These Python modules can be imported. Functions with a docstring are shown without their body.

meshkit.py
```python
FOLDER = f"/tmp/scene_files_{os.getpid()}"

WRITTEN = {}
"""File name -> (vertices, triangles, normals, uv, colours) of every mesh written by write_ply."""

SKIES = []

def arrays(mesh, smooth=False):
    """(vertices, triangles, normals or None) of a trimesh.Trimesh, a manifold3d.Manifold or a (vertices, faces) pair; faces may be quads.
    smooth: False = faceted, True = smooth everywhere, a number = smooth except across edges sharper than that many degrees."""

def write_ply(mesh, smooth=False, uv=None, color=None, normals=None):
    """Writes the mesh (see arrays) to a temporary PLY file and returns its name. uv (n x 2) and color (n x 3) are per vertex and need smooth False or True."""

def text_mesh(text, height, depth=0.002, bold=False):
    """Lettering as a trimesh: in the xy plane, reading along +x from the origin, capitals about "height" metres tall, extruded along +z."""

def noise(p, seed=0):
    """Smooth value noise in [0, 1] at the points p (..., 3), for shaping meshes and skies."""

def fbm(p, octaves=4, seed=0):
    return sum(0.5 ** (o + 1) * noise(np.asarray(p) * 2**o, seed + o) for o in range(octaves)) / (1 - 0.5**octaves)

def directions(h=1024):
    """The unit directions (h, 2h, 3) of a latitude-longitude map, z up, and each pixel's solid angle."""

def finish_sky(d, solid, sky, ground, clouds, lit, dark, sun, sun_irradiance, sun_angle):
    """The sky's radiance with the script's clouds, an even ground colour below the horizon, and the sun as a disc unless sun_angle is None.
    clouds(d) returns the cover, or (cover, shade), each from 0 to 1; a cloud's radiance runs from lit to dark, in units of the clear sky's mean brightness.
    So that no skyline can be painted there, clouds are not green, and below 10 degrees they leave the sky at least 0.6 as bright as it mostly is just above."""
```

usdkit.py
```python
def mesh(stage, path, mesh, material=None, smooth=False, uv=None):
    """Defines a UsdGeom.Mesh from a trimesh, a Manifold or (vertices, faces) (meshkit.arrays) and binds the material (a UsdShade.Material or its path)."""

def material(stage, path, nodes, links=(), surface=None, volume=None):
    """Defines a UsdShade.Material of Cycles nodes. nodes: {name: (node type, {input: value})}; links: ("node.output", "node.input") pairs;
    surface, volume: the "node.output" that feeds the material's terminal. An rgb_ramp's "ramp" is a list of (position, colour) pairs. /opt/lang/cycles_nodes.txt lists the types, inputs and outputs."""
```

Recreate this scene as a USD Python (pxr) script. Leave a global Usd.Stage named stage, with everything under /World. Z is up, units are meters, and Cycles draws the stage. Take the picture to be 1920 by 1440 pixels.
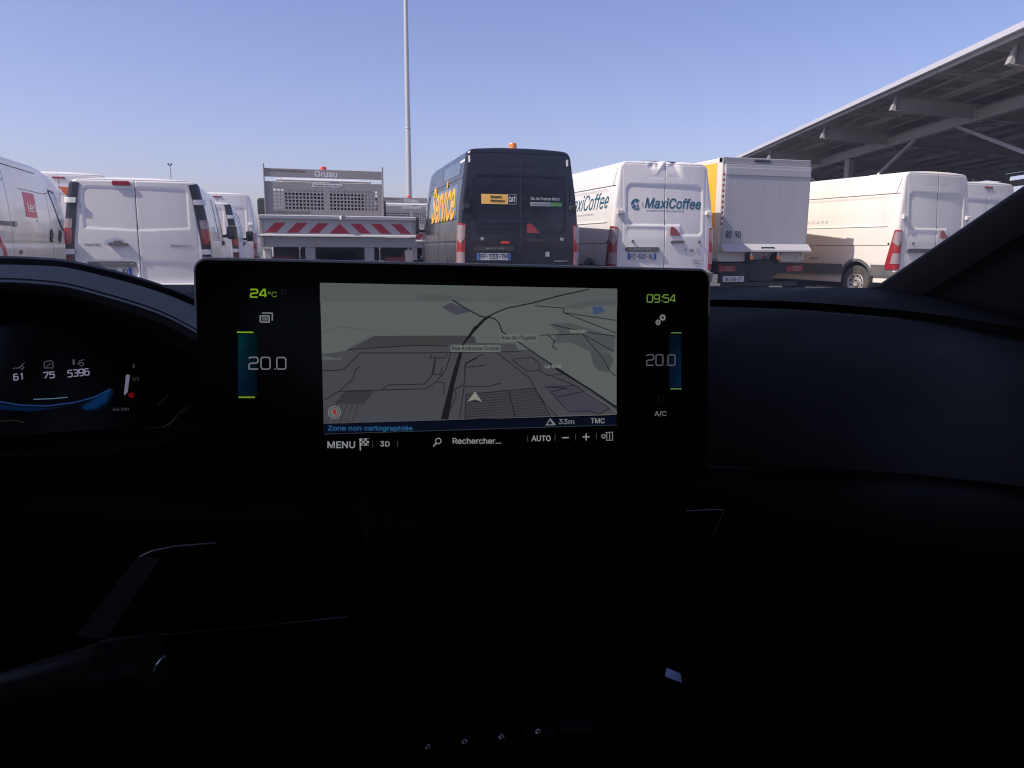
import math, random, glob
import numpy as np, trimesh, usdkit, meshkit
from pxr import Usd, UsdGeom, UsdLux, UsdShade, Gf, Sdf, Vt
from shapely.geometry import Polygon, LineString, box as sbox, Point
from shapely.ops import unary_union
from shapely import affinity

random.seed(7); RNG = np.random.default_rng(7)
stage = Usd.Stage.CreateInMemory()
UsdGeom.SetStageUpAxis(stage, 'Z')
UsdGeom.Xform.Define(stage, '/World'); UsdGeom.Scope.Define(stage, '/World/Looks')
stage.SetDefaultPrim(stage.GetPrimAtPath('/World'))
PI = math.pi

# ------------------------------------------------------------------ camera, sky, sun
EXPOSURE = 0.38
PITCH, YAW, ROLL, EYE = math.radians(10.03), math.radians(16.91), math.radians(-0.30), np.array([0, 0, 1.0])
FPX = 1440.0                                            # focal length in pixels of a 1920 wide picture
_cp, _sp, _ct, _st = math.cos(YAW), math.sin(YAW), math.cos(PITCH), math.sin(PITCH)
_r = np.array([_cp, -_sp, 0]); FWD = np.array([_sp * _ct, _cp * _ct, -_st]); _u = np.cross(_r, FWD)
RGT = math.cos(ROLL) * _r - math.sin(ROLL) * _u; UPV = math.sin(ROLL) * _r + math.cos(ROLL) * _u
cam = UsdGeom.Camera.Define(stage, '/World/camera')
cam.CreateHorizontalApertureAttr(36.0); cam.CreateVerticalApertureAttr(27.0)
cam.CreateFocalLengthAttr(36.0 * FPX / 1920); cam.CreateFStopAttr(42.0); cam.CreateFocusDistanceAttr(0.95)
cam.CreateExposureAttr(EXPOSURE); cam.CreateClippingRangeAttr(Gf.Vec2f(0.02, 5000))
cam.AddTransformOp().Set(Gf.Matrix4d(*RGT, 0, *UPV, 0, *(-FWD), 0, *EYE, 1))

SUN_EL = math.radians(48); SUN_H = np.array([-0.985, -0.14]); SUN_H = SUN_H / np.linalg.norm(SUN_H)
SUN = np.array([SUN_H[0] * math.cos(SUN_EL), SUN_H[1] * math.cos(SUN_EL), math.sin(SUN_EL)])
sky_mat = usdkit.material(stage, '/World/Looks/sky', {
    's': ('sky_texture', {'sky_type': 'single_scattering', 'sun_disc': False, 'sun_elevation': SUN_EL,
                          'sun_rotation': math.atan2(SUN[0], SUN[1]), 'air_density': 1.0, 'aerosol_density': 1.7, 'ozone_density': 2.2, 'altitude': 60.0}),
    'h': ('mix_color', {'blend_type': 'multiply', 'fac': 1.0, 'b': (1.12, 0.945, 1.14)}),
    'b': ('background_shader', {'strength': 0.119})}, [('s.color', 'h.a'), ('h.result', 'b.color')], surface='b.background')
dome = UsdLux.DomeLight.Define(stage, '/World/sky')
UsdShade.MaterialBindingAPI.Apply(dome.GetPrim()).Bind(sky_mat)
dome.GetPrim().SetCustomDataByKey('kind', 'structure')
sun = UsdLux.DistantLight.Define(stage, '/World/sun')
sun.CreateNormalizeAttr(True) if hasattr(sun, 'CreateNormalizeAttr') else UsdLux.LightAPI(sun.GetPrim()).CreateNormalizeAttr(True)
UsdLux.LightAPI(sun.GetPrim()).CreateIntensityAttr(1.25); sun.CreateAngleAttr(0.53)
UsdLux.LightAPI(sun.GetPrim()).CreateColorAttr(Gf.Vec3f(1.0, 0.90, 0.78))
_z = SUN; _x = np.cross([0, 0, 1.0], _z); _x /= np.linalg.norm(_x); _y = np.cross(_z, _x)
sun.AddTransformOp().Set(Gf.Matrix4d(*_x, 0, *_y, 0, *_z, 0, 0, 0, 50, 1))

# ------------------------------------------------------------------ helpers: rays of the photograph, used to survey where things stand
def ray(px, py): return FWD + RGT * (px - 960) / FPX - UPV * (py - 720) / FPX
def ond(px, py, t): return EYE + ray(px, py) * t
def ony(px, py, y): d = ray(px, py); return EYE + d * (y / d[1])
def onx(px, py, x): d = ray(px, py); return EYE + d * (x / d[0])
def onz(px, py, z): d = ray(px, py); return EYE + d * ((z - EYE[2]) / d[2])
def lin(c):
    c = np.asarray(c, float) / 255
    return tuple(np.where(c <= 0.04045, c / 12.92, ((c + 0.055) / 1.055) ** 2.4))

# ------------------------------------------------------------------ helpers: materials
MATS = {}
def mat(name, color=(0.5, 0.5, 0.5), rough=0.5, metal=0.0, coat=0.0, dirt=0.0, dirt_col=(0.35, 0.31, 0.26), scale=3.0, emit=None, spec=0.5, bump=0.0, bscale=60.0, streak=False, trans=0.0):
    if name in MATS: return MATS[name]
    n = {'p': ('principled_bsdf', {'base_color': color, 'roughness': rough, 'metallic': metal, 'coat_weight': coat, 'coat_roughness': 0.06, 'specular_ior_level': spec, 'transmission_weight': trans})}
    l = []
    if emit is not None:
        n['p'][1]['emission_color'] = emit; n['p'][1]['emission_strength'] = 1.0 / 2 ** EXPOSURE
    if dirt > 0:
        n['t'] = ('texture_coordinate', {})
        n['m'] = ('mapping', {'scale': (scale, scale, scale * (0.12 if streak else 1.0))})
        n['n'] = ('noise_texture', {'scale': 1.0, 'detail': 6.0, 'roughness': 0.62})
        n['r'] = ('map_range', {'from_min': 0.35, 'from_max': 0.75, 'to_min': 0.0, 'to_max': dirt, 'clamp': True})
        n['c'] = ('mix_color', {'blend_type': 'mix', 'a': color, 'b': dirt_col})
        n['r2'] = ('map_range', {'from_min': 0.3, 'from_max': 0.75, 'to_min': rough * 0.85, 'to_max': min(1.0, rough * 1.6 + 0.05), 'clamp': True})
        l += [('t.object', 'm.vector'), ('m.vector', 'n.vector'), ('n.fac', 'r.value'), ('r.result', 'c.fac'), ('c.result', 'p.base_color'), ('n.fac', 'r2.value'), ('r2.result', 'p.roughness')]
    if bump > 0:
        n['t2'] = ('texture_coordinate', {}); n['n2'] = ('noise_texture', {'scale': bscale, 'detail': 3.0}); n['bp'] = ('bump', {'strength': bump, 'distance': 0.01})
        l += [('t2.object', 'n2.vector'), ('n2.fac', 'bp.height'), ('bp.normal', 'p.normal')]
    MATS[name] = usdkit.material(stage, '/World/Looks/' + name, n, l, surface='p.BSDF')
    return MATS[name]
def pane(name, tint=(0.9, 0.95, 0.94), rough=0.0, ior=1.5):
    if name not in MATS:
        MATS[name] = usdkit.material(stage, '/World/Looks/' + name, {'t': ('transparent_bsdf', {'color': tint}), 'g': ('glossy_bsdf', {'color': (1, 1, 1), 'roughness': rough}),
            'f': ('fresnel', {'IOR': ior}), 'm': ('mix_closure', {})}, [('f.fac', 'm.fac'), ('t.BSDF', 'm.closure1'), ('g.BSDF', 'm.closure2')], surface='m.closure')
    return MATS[name]
def dusty(name, tint, amount):
    MATS[name] = usdkit.material(stage, '/World/Looks/' + name, {'t': ('transparent_bsdf', {'color': tint}), 'g': ('glossy_bsdf', {'color': (1, 1, 1), 'roughness': 0.0}), 'f': ('fresnel', {'IOR': 1.5}), 'm': ('mix_closure', {}),
        'd': ('translucent_bsdf', {'color': (0.8, 0.8, 0.8)}), 'tc': ('texture_coordinate', {}), 'n': ('noise_texture', {'scale': 3.0, 'detail': 5.0, 'roughness': 0.6}), 'r': ('map_range', {'from_min': 0.3, 'from_max': 0.7, 'to_min': amount * 0.6, 'to_max': amount * 1.4, 'clamp': True}), 'm2': ('mix_closure', {})},
        [('f.fac', 'm.fac'), ('t.BSDF', 'm.closure1'), ('g.BSDF', 'm.closure2'), ('tc.object', 'n.vector'), ('n.fac', 'r.value'), ('r.result', 'm2.fac'), ('m.closure', 'm2.closure1'), ('d.BSDF', 'm2.closure2')], surface='m2.closure')
    return MATS[name]
def glow(name, rgb): return mat(name, tuple(0.10 * c / max(max(rgb), 1) for c in rgb), 0.8, emit=lin(rgb), spec=0.05)

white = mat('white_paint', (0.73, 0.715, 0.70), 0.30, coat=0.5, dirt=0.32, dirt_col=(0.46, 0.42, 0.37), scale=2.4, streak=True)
white2 = mat('white_paint_plain', (0.64, 0.635, 0.635), 0.32, coat=0.5, dirt=0.34, dirt_col=(0.47, 0.43, 0.39), scale=2.6, streak=True)
white3 = mat('white_paint_warm', (0.68, 0.655, 0.615), 0.34, coat=0.4, dirt=0.34, dirt_col=(0.50, 0.43, 0.35), scale=1.8, streak=True)
blackp = mat('black_paint', (0.007, 0.008, 0.013), 0.16, coat=0.25, dirt=0.3, dirt_col=(0.016, 0.016, 0.02), scale=2.0)
blackplastic = mat('black_plastic', (0.025, 0.026, 0.03), 0.45, dirt=0.4, dirt_col=(0.06, 0.055, 0.05), scale=6)
greyplastic = mat('grey_plastic', (0.10, 0.10, 0.105), 0.5, dirt=0.4, dirt_col=(0.17, 0.15, 0.13), scale=5)
rubber = mat('rubber', (0.03, 0.029, 0.028), 0.8, dirt=0.7, dirt_col=(0.12, 0.105, 0.085), scale=8)
steel = mat('steel_rim', (0.42, 0.41, 0.40), 0.4, metal=0.6, dirt=0.4, scale=9)
redlens = mat('red_lens', (0.24, 0.014, 0.022), 0.12, coat=0.6, dirt=0.3, dirt_col=(0.32, 0.05, 0.055), scale=30)
clearlens = mat('clear_lens', (0.27, 0.21, 0.22), 0.15, coat=0.7, dirt=0.5, dirt_col=(0.3, 0.22, 0.22), scale=25)
orangelens = mat('orange_lens', (0.75, 0.20, 0.02), 0.15, coat=0.5, dirt=0.3, dirt_col=(0.9, 0.36, 0.06), scale=20)
darkglass = mat('dark_glass', (0.018, 0.024, 0.024), 0.05, coat=0.6)
chrome = mat('chrome', (0.7, 0.7, 0.72), 0.15, metal=1.0)
groovem = mat('seam_gap', (0.03, 0.03, 0.03), 0.8)
plate_white = mat('plate_white', (0.70, 0.71, 0.72), 0.4, dirt=0.25, scale=20)
plate_blue = mat('plate_blue', (0.03, 0.10, 0.42), 0.4)
ink = mat('black_print', (0.015, 0.015, 0.016), 0.5)
inkgrey = mat('grey_print', (0.20, 0.20, 0.21), 0.4)
teal = mat('teal_print', (0.015, 0.10, 0.14), 0.4)
alu = mat('aluminium_grey', (0.36, 0.36, 0.37), 0.38, metal=0.35, dirt=0.35, dirt_col=(0.27, 0.26, 0.26), scale=3)
under = mat('chassis_black', (0.02, 0.021, 0.024), 0.6, dirt=0.6, dirt_col=(0.055, 0.05, 0.045), scale=6)

# ------------------------------------------------------------------ helpers: prims
USED = {}
def numbered(parent, name):
    k = (parent, name); USED[k] = USED.get(k, -1) + 1
    return f'{parent}/{name}' if USED[k] == 0 else f'{parent}/{name}_{USED[k]:03d}'
def props(prim, **kw):
    for k, v in kw.items():
        if v: prim.SetCustomDataByKey(k, v)
    return prim
def thing(name, label, category, loc=(0, 0, 0), rz=0.0, group=None, kind=None):
    p = numbered('/World', name); x = UsdGeom.Xform.Define(stage, p)
    x.AddTranslateOp().Set(Gf.Vec3d(*map(float, loc))); x.AddRotateZOp().Set(float(math.degrees(rz)))
    props(x.GetPrim(), label=label, category=category, group=group, kind=kind)
    return p
def copy(src, name, label, category, loc, rz=0.0, group=None):
    p = numbered('/World', name); x = UsdGeom.Xform.Define(stage, p)
    x.GetPrim().GetReferences().AddInternalReference(src); x.GetPrim().SetInstanceable(True)
    x.ClearXformOpOrder()
    t = x.GetPrim().GetAttribute('xformOp:translate'); t.Set(Gf.Vec3d(*map(float, loc)))
    r = x.GetPrim().GetAttribute('xformOp:rotateZ'); r.Set(float(math.degrees(rz)))
    x.GetXformOpOrderAttr().Set(['xformOp:translate', 'xformOp:rotateZ'])
    props(x.GetPrim(), label=label, category=category, group=group)
    return p
def put(parent, name, mesh, material, smooth=False, label=None, kind=None):
    p = numbered(parent, name)
    m = usdkit.mesh(stage, p, mesh, material, smooth)
    props(m.GetPrim(), label=label, kind=kind)
    return p
def put_raw(parent, name, v, f, n, material, label=None):
    p = numbered(parent, name); m = UsdGeom.Mesh.Define(stage, p)
    ids, inv = np.unique(f, return_inverse=True); f = inv.reshape(f.shape)
    m.CreatePointsAttr(Vt.Vec3fArray.FromNumpy(v[ids].astype(np.float32)))
    m.CreateFaceVertexCountsAttr(Vt.IntArray.FromNumpy(np.full(len(f), f.shape[1], np.int32)))
    m.CreateFaceVertexIndicesAttr(Vt.IntArray.FromNumpy(f.astype(np.int32).ravel()))
    m.CreateSubdivisionSchemeAttr('none'); m.CreateNormalsAttr(Vt.Vec3fArray.FromNumpy(n[ids].astype(np.float32))); m.SetNormalsInterpolation('vertex')
    UsdShade.MaterialBindingAPI.Apply(m.GetPrim()).Bind(material); props(m.GetPrim(), label=label)
    return p
cat = trimesh.util.concatenate
def hull(pts): return trimesh.convex.convex_hull(np.asarray(pts, float))
def bx(x0, x1, y0, y1, z0, z1, c=0.004):
    c = min(c, 0.3 * min(abs(x1 - x0), abs(y1 - y0), abs(z1 - z0)))
    P = []
    for x, dx in ((x0, 1), (x1, -1)):
        for y, dy in ((y0, 1), (y1, -1)):
            for z, dz in ((z0, 1), (z1, -1)):
                P += [(x + dx * c, y + dy * c, z), (x + dx * c, y, z + dz * c), (x, y + dy * c, z + dz * c)]
    return hull(P)
def bar(a, b, r, sides=8, r2=None):
    a, b = np.asarray(a, float), np.asarray(b, float); t = b - a; L = np.linalg.norm(t); t /= L
    s = np.cross(t, [0, 0, 1.0] if abs(t[2]) < 0.9 else [1.0, 0, 0]); s /= np.linalg.norm(s); q = np.cross(t, s)
    an = np.arange(sides) * 2 * PI / sides
    ring = np.cos(an)[:, None] * s + np.sin(an)[:, None] * q
    return hull(np.vstack([a + ring * r, b + ring * (r2 or r)]))
def beam(a, b, w, h):
    """a rectangular bar from a to b, w across and h along the up side"""
    a, b = np.asarray(a, float), np.asarray(b, float); t = (b - a) / np.linalg.norm(b - a)
    s = np.cross(t, [0, 0, 1.0] if abs(t[2]) < 0.95 else [0, 1.0, 0]); s /= np.linalg.norm(s); q = np.cross(s, t)
    return hull([p + s * i * w / 2 + q * j * h / 2 for p in (a, b) for i in (-1, 1) for j in (-1, 1)])
def lathe(prof, axis='x', at=(0, 0, 0), n=32):
    prof = np.asarray(prof, float); an = np.linspace(0, 2 * PI, n, endpoint=False)
    v = np.stack([np.repeat(prof[:, 1][:, None], n, 1), prof[:, 0][:, None] * np.cos(an), prof[:, 0][:, None] * np.sin(an)], -1)
    if axis == 'z': v = v[..., [1, 2, 0]]
    if axis == 'y': v = v[..., [1, 0, 2]]
    k = len(prof); i, j = np.meshgrid(np.arange(k - 1), np.arange(n), indexing='ij')
    q = np.stack([i * n + j, (i + 1) * n + j, (i + 1) * n + (j + 1) % n, i * n + (j + 1) % n], -1).reshape(-1, 4)
    return trimesh.Trimesh(v.reshape(-1, 3) + at, np.vstack([q[:, [0, 1, 2]], q[:, [0, 2, 3]]]), process=False)
def ext(poly, d):
    gs = getattr(poly, 'geoms', [poly])
    return cat([trimesh.creation.extrude_polygon(g, d, engine='earcut') for g in gs if g.area > 1e-9])
def rrect(x0, x1, y0, y1, r): return sbox(x0 + r, y0 + r, x1 - r, y1 - r).buffer(r, quad_segs=5)
def grid_mesh(rows):
    """rows: list of equally long polylines -> lofted sheet"""
    P = np.asarray(rows, float); a, b = P.shape[:2]; i, j = np.meshgrid(np.arange(a - 1), np.arange(b - 1), indexing='ij')
    q = np.stack([i * b + j, i * b + j + 1, (i + 1) * b + j + 1, (i + 1) * b + j], -1).reshape(-1, 4)
    return trimesh.Trimesh(P.reshape(-1, 3), np.vstack([q[:, [0, 1, 2]], q[:, [0, 2, 3]]]), process=False)
TEXTS = {}
def text2(t, h, bold=False, shear=0.0, center=True):
    """flat lettering as (vertices, faces) in a plane, extruded a hair"""
    k = (t, bold)
    if k not in TEXTS: TEXTS[k] = meshkit.text_mesh(t, 1.0, 0.02, bold)
    m = TEXTS[k].copy(); m.apply_scale([h, h, 1.0]); m.vertices[:, 0] += shear * m.vertices[:, 1]
    m.vertices[:, 2] *= 0.1
    if center: m.vertices[:, 0] -= m.bounds[:, 0].mean()
    return m
def fit_text(t, x0, x1, y, h, **kw):
    m = text2(t, h, center=False, **kw); b = m.bounds; m.vertices[:, 0] = x0 + (m.vertices[:, 0] - b[0, 0]) * (x1 - x0) / (b[1, 0] - b[0, 0]); m.vertices[:, 1] += y
    return m
def sstep(a, b, x): t = np.clip((x - a) / (b - a), 0, 1); return t * t * (3 - 2 * t)
def sdrr(x, z, x0, x1, z0, z1, r):
    qx = np.abs(x - (x0 + x1) / 2) - (x1 - x0) / 2 + r; qz = np.abs(z - (z0 + z1) / 2) - (z1 - z0) / 2 + r
    return np.hypot(np.maximum(qx, 0), np.maximum(qz, 0)) + np.minimum(np.maximum(qx, qz), 0) - r
def groove(d, w=0.012): return np.clip(1 - np.abs(d) / w, 0, 1)

# ------------------------------------------------------------------ vans: a body surface with a rear, two sides, a roof and a nose
class Body:
    def __init__(s, L, H, W, prof, hfac, plan, rdisp, sdisp, z0=0.48, lean=0.05, Rc=0.07, rows=(), xs=(), ys=(), roofr=0.16, bulge=0.05, crown=0.03, fine=1.0):
        s.L, s.H, s.W, s.z0, s.lean, s.Rc, s.bulge = L, H, W, z0, lean, Rc, bulge
        s.hf = lambda y: np.interp(y, *zip(*hfac)); s.pl = lambda y: np.interp(y, *zip(*plan))
        zt = H - roofr; tz, tw = zip(*prof)
        from scipy.interpolate import PchipInterpolator
        pc = PchipInterpolator(tz, tw); za = np.linspace(z0, zt, 120); wa = pc(za) * W
        w1 = wa[-1]; an = np.linspace(0, PI / 2 * 0.93, 14)[1:]
        ex = w1 - 0.13 * (1 - np.cos(an)) * 1.0; ez = zt + (roofr - crown) * np.sin(an) / math.sin(an[-1])
        cx = np.linspace(ex[-1], 0, 12)[1:]; cz = ez[-1] + crown * (1 - (cx / ex[-1]) ** 2)
        s.pz = np.concatenate([za, ez, cz]); s.pw = np.concatenate([wa, ex, cx])
        s.rdisp, s.sdisp = rdisp, sdisp
        zr = np.concatenate([np.linspace(z0, zt, int(88 * fine)), ez, cz])
        for z in rows: zr = np.concatenate([zr, [z - 0.010, z, z + 0.010]])
        s.zr = np.unique(np.round(zr, 5)); s.xs, s.ys, s.fine = xs, ys, fine
    def w(s, z): return np.interp(z, s.pz, s.pw)
    def yrear(s, x, z):
        y = s.lean * sstep(1.0, s.H + 0.6, z) * 2 + s.bulge * (np.abs(x) / s.W) ** 2.5
        R = 0.07; t = np.clip((z - (s.H - R)) / R, 0, 1)
        return y + R * (1 - np.sqrt(np.maximum(1 - t * t, 0)))
    def rear(s, x, z, d=True):
        y = s.yrear(x, z) + (s.rdisp(x, z) if d else 0)
        return np.stack([x, y, z + 0 * x], -1)
    def side(s, y, z, sg, d=True):
        zr = s.z0 + (z - s.z0) / s.hf(y); x = s.w(np.minimum(zr, s.H)) * s.pl(y)
        if d: x = x - s.sdisp(y, z, sg)
        return np.stack([sg * x, y + 0 * x, z + 0 * x], -1)
    def wrap(s, u, z, sg):
        w = s.w(z); R = np.minimum(s.Rc, w * 0.4); a = R * PI / 4; yb = s.yrear(w - R, z)
        ph = np.clip((u + a) / R, 0, PI / 2)
        x = np.where(u < -a, w - R + u + a, w - R + R * np.sin(ph)); y = np.where(u < -a, s.yrear(np.maximum(x, 0), z), yb + R * (1 - np.cos(ph)) + np.maximum(u - a, 0))
        return np.stack([sg * x, y, z + 0 * x], -1)
    def build(s, parent, paint, door_z=(0.62, 2.42), door_x=0.80, cuts=(), front_doors=None, roofpaint=None):
        zr = s.zr; W = s.w(zr); R = np.minimum(s.Rc, W * 0.4)
        cx = np.unique(np.concatenate([np.linspace(0, 1, int(64 * s.fine)), [0.006, 0.014, 0.03]]))
        cx = cx[::-1]                                  # from the corner to the middle
        ya = [np.linspace(0.0, 1.0, int(30 * s.fine))[1:], np.linspace(1.0, s.L, int((s.L - 1) / 0.055 * s.fine))[1:]]
        for y in s.ys: ya.append(np.array([y - 0.010, y, y + 0.010]))
        ya = np.unique(np.round(np.concatenate(ya), 4)); ya = ya[(ya > 0.30)]
        V, F, C = [], [], []
        for sg in (1, -1):
            cols, par = [], []
            for c in cx[::-1]:
                x = (W - R) * c; p = s.rear(x * sg, zr); cols.append(p); par.append(np.stack([0 * x, x * sg, zr], -1))
            yc = s.yrear(W - R, zr)
            for ph in np.linspace(0, PI / 2, 7)[1:]:
                x = W - R + R * np.sin(ph); y = yc + R * (1 - np.cos(ph)); cols.append(np.stack([sg * x, y, zr], -1)); par.append(np.stack([0 * x + 1, y, zr], -1))
            k = np.linspace(0, 1, 8)[1:]
            for t in k:
                y = yc + R + (0.30 - yc - R) * t; p = s.side(y, zr, sg); cols.append(p); par.append(np.stack([0 * y + 2, y, zr], -1))
            for y in ya:
                z = s.z0 + (zr - s.z0) * s.hf(y); p = s.side(np.full_like(z, y), z, sg); cols.append(p); par.append(np.stack([0 * z + 2, np.full_like(z, y), z], -1))
            p = cols[-1].copy(); p[:, 0] = 0; cols.append(p); par.append(par[-1].copy())
            P = np.stack(cols, 1); Q = np.stack(par, 1); a, b = P.shape[:2]
            i, j = np.meshgrid(np.arange(a - 1), np.arange(b - 1), indexing='ij')
            q = np.stack([i * b + j, i * b + j + 1, (i + 1) * b + j + 1, (i + 1) * b + j], -1).reshape(-1, 4)
            if sg < 0: q = q[:, ::-1]
            base = sum(len(v) for v in V); V.append(P.reshape(-1, 3)); F.append(q + base); cc = Q.reshape(-1, 3)
            mid = (cc[q - 0 if sg > 0 else q].mean(1)); mid[:, 0] = np.max(cc[q][:, :, 0], 1); C.append(np.column_stack([mid, np.full(len(mid), sg)]))
        v, f, c = np.vstack(V), np.vstack(F), np.vstack(C)
        n = np.zeros_like(v); fn = np.cross(v[f[:, 2]] - v[f[:, 0]], v[f[:, 3]] - v[f[:, 1]])
        for k in range(4): np.add.at(n, f[:, k], fn)
        key = np.round(v, 5); _, inv = np.unique(key, axis=0, return_inverse=True); inv = inv.ravel()   # weld the normals along the middle line
        acc = np.zeros((inv.max() + 1, 3)); np.add.at(acc, inv, n); n = acc[inv]
        n /= np.maximum(np.linalg.norm(n, axis=1, keepdims=True), 1e-12)
        ok = np.linalg.norm(fn, axis=1) > 1e-10
        for (yc, zc, r) in cuts: ok &= ~((c[:, 0] == 2) & (np.hypot(c[:, 1] - yc, c[:, 2] - zc) < r))
        rd = (c[:, 0] == 0) & (np.abs(c[:, 1]) < door_x) & (c[:, 2] > door_z[0]) & (c[:, 2] < door_z[1])
        fd = np.zeros(len(f), bool)
        if front_doors: fd = (c[:, 0] == 2) & (c[:, 1] > front_doors[0]) & (c[:, 1] < front_doors[1]) & (c[:, 2] < front_doors[2])
        put_raw(parent, 'body', v, f[ok & ~rd & ~fd], n, paint)
        for sg in (-1, 1): put_raw(parent, 'rear_door', v, f[ok & rd & (c[:, 3] == sg)], n, paint)
        if fd.any():
            for sg in (-1, 1): put_raw(parent, 'front_door', v, f[ok & fd & (c[:, 3] == sg)], n, paint)
    # panels, lettering and lamps laid on the surface
    def on(s, fn, m, off, sub=None):
        """m: mesh with (a, z, height); fn(a, z) -> points"""
        if sub: 
            vv, ff = trimesh.remesh.subdivide_to_size(m.vertices, m.faces, sub); m = trimesh.Trimesh(vv, ff, process=False)
        a, z, h = np.array(m.vertices).T; e = 1e-3
        p = fn(a, z); da = fn(a + e, z) - p; dz = fn(a, z + e) - p; n = np.cross(da, dz); n /= np.maximum(np.linalg.norm(n, axis=1, keepdims=True), 1e-12)
        return p, n, h, m.faces
    def lay_rear(s, m, off=0.002, sub=None):
        p, n, h, f = s.on(lambda a, z: s.rear(a, z, True), m, off, sub)
        n[n[:, 1] > 0] *= -1
        return trimesh.Trimesh(p + n * (off + h)[:, None], f, process=False)
    def lay_side(s, m, sg, off=0.002, sub=None, d=True):
        p, n, h, f = s.on(lambda a, z: s.side(a, z, sg, d), m, off, sub)
        n[n[:, 0] * sg < 0] *= -1
        return trimesh.Trimesh(p + n * (off + h)[:, None], f if sg > 0 else f[:, ::-1], process=False)
    def lay_wrap(s, m, sg, off=0.002, sub=0.025):
        p, n, h, f = s.on(lambda a, z: s.wrap(a, z, sg), m, off, sub)
        bad = n[:, 1] > np.abs(n[:, 0]) * 0.99; ref = np.stack([np.full(len(n), sg * 1.0), np.full(len(n), -1.0), np.zeros(len(n))], -1)
        n[(n * ref).sum(1) < 0] *= -1
        return trimesh.Trimesh(p + n * (off + h)[:, None], f if sg > 0 else f[:, ::-1], process=False)

def seam(b, p, pts, sg, w=0.011, name='panel_gap'):
    put(p, name, b.lay_side(ext(LineString(pts).buffer(w / 2, cap_style=2), 0.0006), sg, 0.0012, 0.25, False), groovem)
def plate(body, parent, txt, x0, x1, z0, z1, off=0.008, blue2=True):
    pl = put(parent, 'number_plate', body.lay_rear(ext(rrect(x0, x1, z0, z1, 0.006), 0.006), off), plate_white)
    h = (z1 - z0); put(pl, 'lettering', body.lay_rear(fit_text(txt, x0 + 0.055, x1 - 0.055, z0 + h * 0.17, h * 0.66, bold=True), off + 0.0065), ink)
    put(pl, 'blue_band', body.lay_rear(ext(sbox(x0 + 0.003, z0 + 0.003, x0 + 0.045, z1 - 0.003), 0.001), off + 0.0065), plate_blue)
    if blue2: put(pl, 'blue_band', body.lay_rear(ext(sbox(x1 - 0.045, z0 + 0.003, x1 - 0.003, z1 - 0.003), 0.001), off + 0.0065), plate_blue)
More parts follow.
